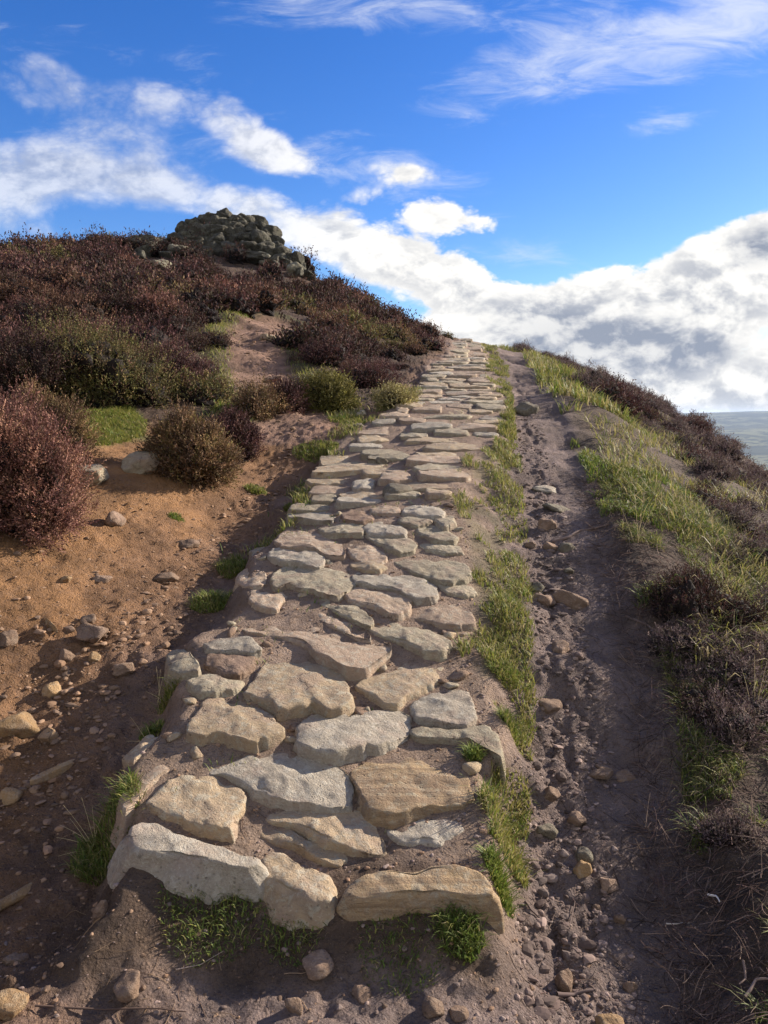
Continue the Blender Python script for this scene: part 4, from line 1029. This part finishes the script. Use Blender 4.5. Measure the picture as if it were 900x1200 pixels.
def hill_ok(x, y):
    if y < 8.6 + max(0, (x + 3.2) * .5) * 1.6 and x < LEFT(y): 
        if y < 8.9: return False
    if x > float(LEFT(y)) - .25 - .004 * y: return False
    if y < 12.5 and x > float(LEFT(y)) - .75: return False
    if y > 23.5 and -8.6 < x < -2.4 and R.random() < .74: return False
    td = float(trail_dist(np.array(x), np.array(y)))
    if td < (.8 if y > 10.5 else 1.15): return False
    if y < 10.5 and x > -2.3: return False
    return True
def seen(x, y):
    z = float(height(np.array(x), np.array(y))) + .5
    t = np.linspace(.25, .97, 60); gx, gy = x * t, y * t
    return bool(np.all(height(gx, gy) < z * t + .15))
# heather on the right bank
rp = []
yy = 2.9
while yy < 34:
    st = .42 + .012 * yy
    xx = float(TR(yy)) + (.5 if yy < 4.3 else 0.9 if yy < 9 else .95)
    while xx < float(TR(yy)) + 3.2 + .03 * yy:
        x, y = xx + R.uniform(-.2, .2), yy + R.uniform(-.2, .2)
        if visible(x, y, .2) and (fbm2(np.array(x * .8), np.array(y * .8), 2, 91) + (x - float(TR(y)) - .8) * .5 > (-.55 if yy < 4.5 else -.1)) : rp.append((x, y, st))
        xx += st
    yy += st
rp = [p for p in rp if seen(p[0], p[1])]
pts = []
yy = 8.8
while yy < 33:
    st = .66 + .014 * (yy - 8)
    xx = -.62 * yy - 1.5
    while xx < 4:
        x, y = xx + R.uniform(-.25, .25), yy + R.uniform(-.25, .25)
        if hill_ok(x, y) and visible(x, y):
            p = np.array((x, y)); pts.append((x, y, st))
        xx += st
    yy += st * .95
# drop what the hill itself hides
def seen(x, y):
    z = float(height(np.array(x), np.array(y))) + .5
    t = np.linspace(.25, .97, 60); gx, gy = x * t, y * t
    return bool(np.all(height(gx, gy) < z * t + .15))
pts = [p for p in pts if seen(p[0], p[1])]
pts.sort(key=lambda p: p[1])
def hp(x, y):
    f = float(fbm2(np.array(x * .45), np.array(y * .45), 2, 95)) + R.normal(0, .3)
    return 5 if f > .7 else 3 if f > .5 else 10 if f > .3 else 4 if f > .12 else 0 if f > -.1 else 2 if f > -.3 else 1 if f > -.5 else 9
stuffV, stuffQ, stuffC, soff, sF, scv, scoff = [], [], [], 0, [], [], 0
NCL = 250 - len(rp)
for i, (x, y, st) in enumerate(pts):
    k = hp(x, y); s = st * R.uniform(.55, 1.2) * float(np.clip((LEFT(y) - x) / 2.0, .6, 1))
    if i < NCL:
        place_clump(x, y, s, k, 'dark maroon heather clump in the carpet covering the left hillside', 'heather clumps of the left hillside')
    else:
        V, q, c, cv, cf = LOW[k]; a = R.uniform(0, 6.28); m = rotm(0, 0, a).T * s
        o_ = np.array((x, y, float(GZ(x, y)) - .05))
        stuffV.append(V @ m + o_); stuffQ.append(q + soff); stuffC.append(c); soff += len(V)
        scv.append(cv @ m + o_); sF.append(cf + scoff); scoff += len(cv)
if stuffV:
    VV = np.vstack(stuffV + scv); nq = soff
    CC = np.vstack(stuffC + [np.tile(CORE_SHADE, (scoff, 1))])  # far cores take the same painted gap shade
    o = link('heather', VV, [np.vstack(stuffQ), np.vstack(sF) + nq], M['sprig'], col=CC, smooth=False)
    tag(o, 'heather carpet on the far upper slope up to the skyline', 'heather', kind='stuff')
print('hill clumps', len(pts), 'steps', NSTEP)

nb = []
yy = 2.35
while yy < 4.7:
    xx = float(TR(yy)) + .24
    while xx < float(TR(yy)) + .7:
        x, y = xx + R.uniform(-.08, .08), yy + R.uniform(-.08, .08)
        if fbm2(np.array(x * 1.7), np.array(y * 1.7), 2, 97) > -.05: nb.append((x, y, R.uniform(.16, .30)))
        xx += .2
    yy += .21
for x, y, st in nb:
    place_clump(x, y, st, int(R.choice([6, 7, 8, 9])), 'low straggly heather clump at the broken edge of the right bank', 'low heather along the edge of the right bank', .03)
for x, y, st in rp:
    place_clump(x, y, st * R.uniform(.6, 1.05) * (.6 if x - float(TR(y)) < 1.0 and y < 8 else .85), int(R.choice([6, 7, 8, 6, 0])), 'dull mauve heather clump on the bank beyond the right track', 'heather clumps of the right bank', .08)
for px, py, lab in [(712, 466, 'dark heather bush standing out on the right skyline')]:
    p = W(px, py, 11.5); 
    bush_mesh('heather_bush', (p[0], p[1], float(GZ(p[0], p[1]))), [(0, 0, .12, .28, .3), (.25, .1, .05, .25, .22)], 'maroon', 1600, 4, .035, .01, .12, lab, 'heather bush', None, 401)
print('bank clumps', len(rp))

# ------------------------------------------------------------------ dead stems, roots, straws
def tubes(paths, rads, sides=3):
    """paths n x m x 3"""
    nn, m, _ = paths.shape
    tg = np.gradient(paths, axis=1); tg /= np.linalg.norm(tg, axis=2, keepdims=True) + 1e-9
    ref = np.where(np.abs(tg[..., 2:3]) < .9, np.array((0, 0, 1.0)), np.array((1.0, 0, 0)))
    u = np.cross(tg, ref); u /= np.linalg.norm(u, axis=2, keepdims=True) + 1e-9; v = np.cross(tg, u)
    a = np.linspace(0, 2 * np.pi, sides, endpoint=False)
    V = paths[:, :, None] + rads[:, :, None, None] * (u[:, :, None] * np.cos(a)[:, None] + v[:, :, None] * np.sin(a)[:, None])
    idx = np.arange(nn * m * sides).reshape(nn, m, sides); nx = np.roll(idx, -1, 2)
    q = np.stack([idx[:, :-1], nx[:, :-1], nx[:, 1:], idx[:, 1:]], -1).reshape(-1, 4)
    return V.reshape(-1, 3), q

def litter(nn, xf, yf, L0, L1, r, cols, name, label, lift=.02, up=.35):
    y = yf(R.random(nn)); x = xf(y, R.random(nn)); L_ = R.uniform(L0, L1, nn)
    a = R.uniform(0, 2 * np.pi, nn); el = R.normal(0, up, nn); m = 6
    t = np.linspace(-.5, .5, m)
    bend = R.normal(0, .5, nn)
    ang = a[:, None] + bend[:, None] * t[None]
    px_ = x[:, None] + np.cumsum(np.cos(ang) * L_[:, None] / m, 1); py_ = y[:, None] + np.cumsum(np.sin(ang) * L_[:, None] / m, 1)
    pz = GZ(px_, py_) + lift * R.random(nn)[:, None] + np.abs(el)[:, None] * L_[:, None] * (t[None] + .5) * (R.random(nn)[:, None] < .5)
    P = np.stack([px_, py_, pz], -1)
    rad = (r * R.uniform(.5, 1.4, nn))[:, None] * np.linspace(1, .5, m)[None]
    V, q = tubes(P, rad)
    c = np.array(cols)[R.integers(0, len(cols), nn)] * R.uniform(.6, 1.3, (nn, 1))
    o = link(name, V, q, M['stem'], col=np.repeat(c, m * 3, 0)); tag(o, label, 'dead stems', kind='stuff')
STEMC = [(.11, .07, .055), (.16, .105, .08), (.07, .048, .04), (.24, .17, .13), (.13, .08, .07), (.05, .035, .03)]
litter(9000, lambda y, r: TR(y) - .12 + 1.3 * r ** 1.3, lambda r: 1.7 * (6.5 / 1.7) ** r, .03, .13, .0016, STEMC, 'dead_stems', 'tangle of dead heather stems and roots along the edge of the right bank', .05, .35)
litter(900, lambda y, r: TL(y) + .02 + .6 * r, lambda r: 1.8 * (6 / 1.8) ** r, .03, .12, .0012, STEMC, 'dead_stems', 'scattered twigs and rootlets lying on the right track', .004, .05)
litter(350, lambda y, r: -1.3 + 1.2 * r, lambda r: 1.6 + 2 * r, .03, .12, .001, [(.3, .2, .12), (.16, .1, .07)], 'dead_stems', 'scattered dry rootlets on the earth left of the path', .004, .05)

def stick(pts_px, r, col, label, name, cat, lift=.008, group=None):
    P, _ = pick([p[0] for p in pts_px], [p[1] for p in pts_px])
    P[:, 2] = GZ(P[:, 0], P[:, 1]) + lift
    tt = np.linspace(0, len(P) - 1, 24); Q = np.stack([np.interp(tt, np.arange(len(P)), P[:, k]) for k in range(3)], -1)
    Q += np.stack([fbm2(tt * .7, tt * 0 + k, 2, 7 + k) for k in range(3)], -1) * r * 1.2
    V, q = tubes(Q[None], (r * (1.1 - .6 * np.linspace(0, 1, 24)))[None], 6)
    c = Q[0]; o = link(name, V - c, q, M['stem'], col=np.tile(col, (len(V), 1)), loc=c); tag(o, label, cat, group)
stick([(645, 632), (665, 631), (680, 622), (700, 620), (713, 618)], .012, (.17, .12, .10), 'long exposed root lying across the right track', 'root', 'root')
stick([(732, 722), (748, 727), (762, 731), (775, 738)], .010, (.14, .10, .085), 'short thick root at the right side of the track', 'root', 'root')
stick([(650, 1166), (672, 1160), (695, 1156)], .007, (.12, .085, .075), 'dark root in the mud at the bottom of the right track', 'root', 'root')
stick([(614, 1050), (622, 1064), (640, 1078)], .004, (.10, .07, .06), 'thin dark root under the grass at the right track', 'root', 'root')
stick([(662, 1100), (668, 1075), (674, 1045)], .003, (.14, .10, .085), 'thin upright rootlet in the mud of the right track', 'root', 'root', .006)
stick([(780, 1077), (792, 1076), (808, 1077)], .0025, (.55, .48, .4), 'pale straw lying in the deep shade of the right bank', 'straw', 'straw', .015)
stick([(828, 1056), (838, 1061), (842, 1068)], .004, (.6, .55, .5), 'white split twig in the shaded right bank', 'twig', 'twig', .05)
stick([(870, 1190), (884, 1168), (905, 1166)], .005, (.22, .16, .13), 'bent dead twig in the lower right corner', 'twig', 'twig', .06)
stick([(868, 1150), (872, 1168), (864, 1176)], .004, (.2, .14, .11), 'curved dead twig near the lower right corner', 'twig', 'twig', .06)
stick([(205, 1131), (235, 1128), (262, 1110)], .0016, (.35, .27, .22), 'thin pale straw on the shaded earth below the path', 'straw', 'straw', .005)
stick([(40, 1193), (120, 1190), (190, 1188), (220, 1192)], .003, (.1, .065, .05), 'long dark root along the bottom border', 'root', 'root', .012)
stick([(858, 835), (868, 850), (880, 868)], .006, (.09, .06, .05), 'dark crooked branch on the right bank', 'branch', 'branch', .1)
# dry straws standing in the left tuft and elsewhere
def straws(px, py, tips, label, r=.0016):
    P, _ = pick(px, py); b = P[0]; b[2] = float(GZ(b[0], b[1]))
    s = b[1] / F; paths = []
    for dx, up, dy in tips:
        t = np.linspace(0, 1, 8)[:, None]
        e = np.array((dx * s, dy, up * s * 1.1)); o0 = R.normal(0, .012, 3) * np.array((1, 1, 0))
        paths.append(o0 + e * t + np.array((0, 0, .18)) * np.linalg.norm(e) * (t * (1 - t)))
    V, q = tubes(np.array(paths), np.tile(r * np.linspace(1, .4, 8), (len(tips), 1)))
    o = link('dry_straw', V, q, M['stem'], col=np.tile((.52, .42, .24), (len(V), 1)), loc=b); tag(o, label, 'dry straw')
straws(108, 985, [(-38, 55, 0), (-44, 12, 0), (-30, 38, .02), (-14, 60, 0), (-50, 22, .03), (-5, 48, .02), (20, 6, -.02), (14, 40, 0), (-36, 2, -.05)], 'spray of dry straw stalks leaning out of the olive tuft')
straws(186, 812, [(-4, 42, 0), (4, 38, 0), (8, 30, 0), (-22, 12, 0)], 'few upright straw stalks in the yellowish tuft')
straws(176, 862, [(-22, 34, 0), (-34, 4, 0), (-8, 20, 0)], 'two straw stalks leaning from the green tuft above the bright edge stone')
straws(885, 830, [(-15, 50, 0), (10, 60, 0), (-5, 70, 0), (20, 40, 0), (-30, 30, 0), (4, 30, 0)], 'pale dead flower stalks standing on the right bank')
straws(745, 640, [(-8, 60, 0), (6, 70, 0), (15, 50, 0), (-18, 40, 0), (28, 60, 0)], 'pale dry stalks among the lush grass of the right bank')

# ------------------------------------------------------------------ sky and clouds
def build_world():
    w = bpy.data.worlds.new('World'); sc.world = w; w.use_nodes = True
    t = NT(w.node_tree); bg = t.n['Background']
    sky = t.node('ShaderNodeTexSky', sky_type='NISHITA', sun_disc=False, sun_elevation=SUN_EL, sun_rotation=math.pi / 2 - SUN_AZ, altitude=250, air_density=1.0, dust_density=.3, ozone_density=3.0)
    hs = t.node('ShaderNodeHueSaturation', inp={'Color': sky.outputs[0], 'Saturation': 1.33, 'Value': .69, 'Hue': .518})
    d = t.node('ShaderNodeTexCoord').outputs['Generated']
    sx = t.node('ShaderNodeSeparateXYZ', inp={0: d})
    dy = t.math('MAXIMUM', sx.outputs[1], .08)
    u = t.math('DIVIDE', sx.outputs[0], dy); e = t.math('DIVIDE', sx.outputs[2], dy)
    uv = t.node('ShaderNodeCombineXYZ', inp={0: u, 1: e}).outputs[0]
    def UV(px, py):
        v = -(py - 600) / F; k = CP + v * SP
        return (px - 450) / F / k, (-SP + v * CP) / k
    def blob(px, py, rx, ry, rot, s):
        a, b = UV(px, py)
        mp = t.node('ShaderNodeMapping', vector_type='TEXTURE', inp={'Vector': uv, 'Location': (a, b, 0), 'Rotation': (0, 0, math.radians(rot)), 'Scale': (rx / F, ry / F, 1)})
        ln = t.node('ShaderNodeVectorMath', operation='LENGTH', inp={0: mp.outputs[0]}).outputs['Value']
        return t.ramp(ln, 0, 1, s, 0)
    def total(bl):
        o = None
        for b in bl:
            x = blob(*b); o = x if o is None else t.math('ADD', o, x)
        return o
    cum = total([(-10, 215, 110, 85, 0, 1.0), (60, 205, 130, 55, -10, .8), (175, 218, 150, 42, -8, .85), (60, 275, 140, 30, 0, .35), (330, 186, 100, 36, -10, .75), (290, 160, 60, 26, -20, .3), (340, 262, 150, 50, -14, .72), (440, 290, 190, 55, -18, .75), (540, 262, 110, 26, -8, .45), (560, 345, 230, 60, -16, .85), (640, 400, 230, 80, 0, 1.1),
                 (870, 340, 150, 110, 20, 1.15), (760, 370, 190, 90, 12, 1.0), (800, 455, 320, 70, 0, 1.4), (890, 290, 80, 50, 25, .7), (470, 200, 90, 22, -6, .4), (690, 330, 80, 36, 14, .35), (45, 95, 120, 55, -25, .62), (210, 118, 130, 42, -8, .6), (120, 165, 150, 50, -8, .55), (300, 160, 90, 40, -20, .4), (490, 240, 130, 40, -8, .5)])
    mp = t.node('ShaderNodeMapping', inp={'Vector': uv, 'Scale': (1, 1.6, 1)})
    q = mp.outputs[0]
    def field(p):
        wv = t.node('ShaderNodeTexNoise', inp={'Vector': p, 'Scale': 7.0, 'Detail': 3.0})
        ws = t.node('ShaderNodeVectorMath', operation='SCALE', inp={0: wv.outputs['Color'], 'Scale': .06})
        pw = t.node('ShaderNodeVectorMath', operation='ADD', inp={0: p, 1: ws.outputs[0]}).outputs[0]
        a = t.noise(pw, 5.0, 8, .62, .2)
        vo = t.node('ShaderNodeTexVoronoi', inp={'Vector': pw, 'Scale': 11.0, 'Detail': 4.0, 'Roughness': .55, 'Lacunarity': 2.3, 'Randomness': 1.0}); vo.normalize = True
        return t.math('ADD', t.math('MULTIPLY', t.math('SUBTRACT', a, .5), 2.0), t.math('MULTIPLY', t.math('SUBTRACT', .34, vo.outputs['Distance']), 2.3))
    fa = field(q)
    dens = t.math('ADD', cum, t.math('MULTIPLY', fa, t.ramp(cum, .02, .45)))
    soft = t.ramp(sx.outputs[0], -.35, .12, 1.0, .36)
    cm = t.node('ShaderNodeMapRange', interpolation_type='SMOOTHSTEP', inp={'Value': dens, 'From Min': .30, 'From Max': t.math('ADD', soft, .25)}).outputs[0]
    cm = t.math('MULTIPLY', cm, t.ramp(sx.outputs[0], -.30, .02, .58, 1.0))
    off = t.node('ShaderNodeVectorMath', operation='ADD', inp={0: q, 1: (.012, .028, 0)}).outputs[0]
    lit = t.ramp(t.math('SUBTRACT', fa, field(off)), -.34, .30)
    thick = t.ramp(dens, .6, 1.5)
    greyz = total([(745, 405, 170, 70, 6, .62), (630, 385, 130, 60, -6, .55), (890, 290, 60, 40, 20, .8), (60, 120, 150, 60, -10, .5), (840, 415, 90, 30, 0, .7), (130, 190, 110, 40, 0, .25)])
    shade = t.math('MULTIPLY', t.math('ADD', t.math('MULTIPLY', t.math('SUBTRACT', 1.0, lit), .72), t.math('MULTIPLY', greyz, .55)), t.ramp(dens, .3, 1.25, .25, 1.0), clamp=True)
    ccol = t.mix(shade, (4.1, 4.0, 3.82), (1.2, 1.36, 1.70))
    # thin high cloud
    ci = total([(700, 60, 380, 80, 18, .85), (880, 25, 180, 80, 20, .65), (430, 8, 340, 50, -4, .72), (770, 145, 110, 34, 10, .62), (40, 50, 170, 50, -10, .5), (250, 80, 170, 40, -15, .36), (300, 160, 220, 60, -12, .45), (120, 190, 240, 70, -8, .5), (480, 215, 190, 55, -8, .55), (600, 290, 160, 50, -10, .5)])
    mc = t.node('ShaderNodeMapping', inp={'Vector': uv, 'Rotation': (0, 0, math.radians(-20)), 'Scale': (2.6, 9.0, 1)})
    n3 = t.noise(mc.outputs[0], 3.0, 10, .68, .6)
    cim = t.math('MULTIPLY', t.ramp(t.math('ADD', ci, t.math('MULTIPLY', t.math('SUBTRACT', n3, .5), 1.9)), .30, 1.25), .72)
    col = t.mix(cim, hs.outputs[0], (3.2, 3.35, 3.7))
    # pale air along the horizon
    hz = t.ramp(sx.outputs[2], 0.0, .13, .65, 0)
    col = t.mix(hz, col, (3.1, 3.3, 3.5))
    col = t.mix(cm, col, ccol)
    nb = t.noise(d, 2.2, 6, .6, .3)
    back = t.math('MULTIPLY', t.ramp(sx.outputs[1], .12, -.25), t.ramp(nb, .38, .55))  # unseen cloud behind the camera, added to neutralise the blue ambient light
    col = t.mix(back, col, (3.0, 2.9, 2.75))
    t.l.new(col, bg.inputs['Color']); bg.inputs['Strength'].default_value = .13
build_world()

sun = bpy.data.lights.new('Sun', 'SUN'); sun.energy = 5.0; sun.angle = math.radians(.53); sun.color = (1, .90, .77)
so = bpy.data.objects.new('Sun', sun); C.objects.link(so)
from mathutils import Vector
so.rotation_euler = Vector((math.cos(SUN_EL) * math.cos(SUN_AZ), math.cos(SUN_EL) * math.sin(SUN_AZ), math.sin(SUN_EL))).to_track_quat('Z', 'Y').to_euler()

# air: one closed box round everything
def build_haze():
    m = bpy.data.materials.new('air'); m.use_nodes = True; t = NT(m.node_tree)
    t.n.remove(t.n['Principled BSDF'])
    pv = t.node('ShaderNodeVolumePrincipled', inp={'Color': (.52, .70, 1.0, 1), 'Density': .6e-4, 'Anisotropy': .2})
    t.l.new(pv.outputs[0], t.n['Material Output'].inputs['Volume'])
    a, lo, hi = 9800, -210, 40
    v = [(-a, -a, lo), (a, -a, lo), (a, a, lo), (-a, a, lo), (-a, -a, hi), (a, -a, hi), (a, a, hi), (-a, a, hi)]
    f = [(0, 3, 2, 1), (4, 5, 6, 7), (0, 1, 5, 4), (1, 2, 6, 5), (2, 3, 7, 6), (3, 0, 4, 7)]
    o = link('haze', v, np.array(f), m, smooth=False); tag(o, 'thin blue air over the far valley', 'haze', kind='stuff')
build_haze()

cam = bpy.data.cameras.new('Camera'); co = bpy.data.objects.new('Camera', cam); C.objects.link(co)
cam.sensor_fit = 'VERTICAL'; cam.sensor_height = 36; cam.lens = 36 * F / 1200
cam.clip_start = .05; cam.clip_end = 60000
co.location = (0, 0, 0); co.rotation_euler = (math.pi / 2 - PITCH, 0, 0)
sc.camera = co
sc.cycles.max_bounces = 6; sc.cycles.diffuse_bounces = 3; sc.cycles.volume_bounces = 0; sc.cycles.caustics_reflective = False; sc.cycles.caustics_refractive = False
vs = sc.view_settings; vs.view_transform = 'Standard'; vs.look = 'None'; vs.exposure = 1.1; vs.gamma = 1; vs.use_curve_mapping = False
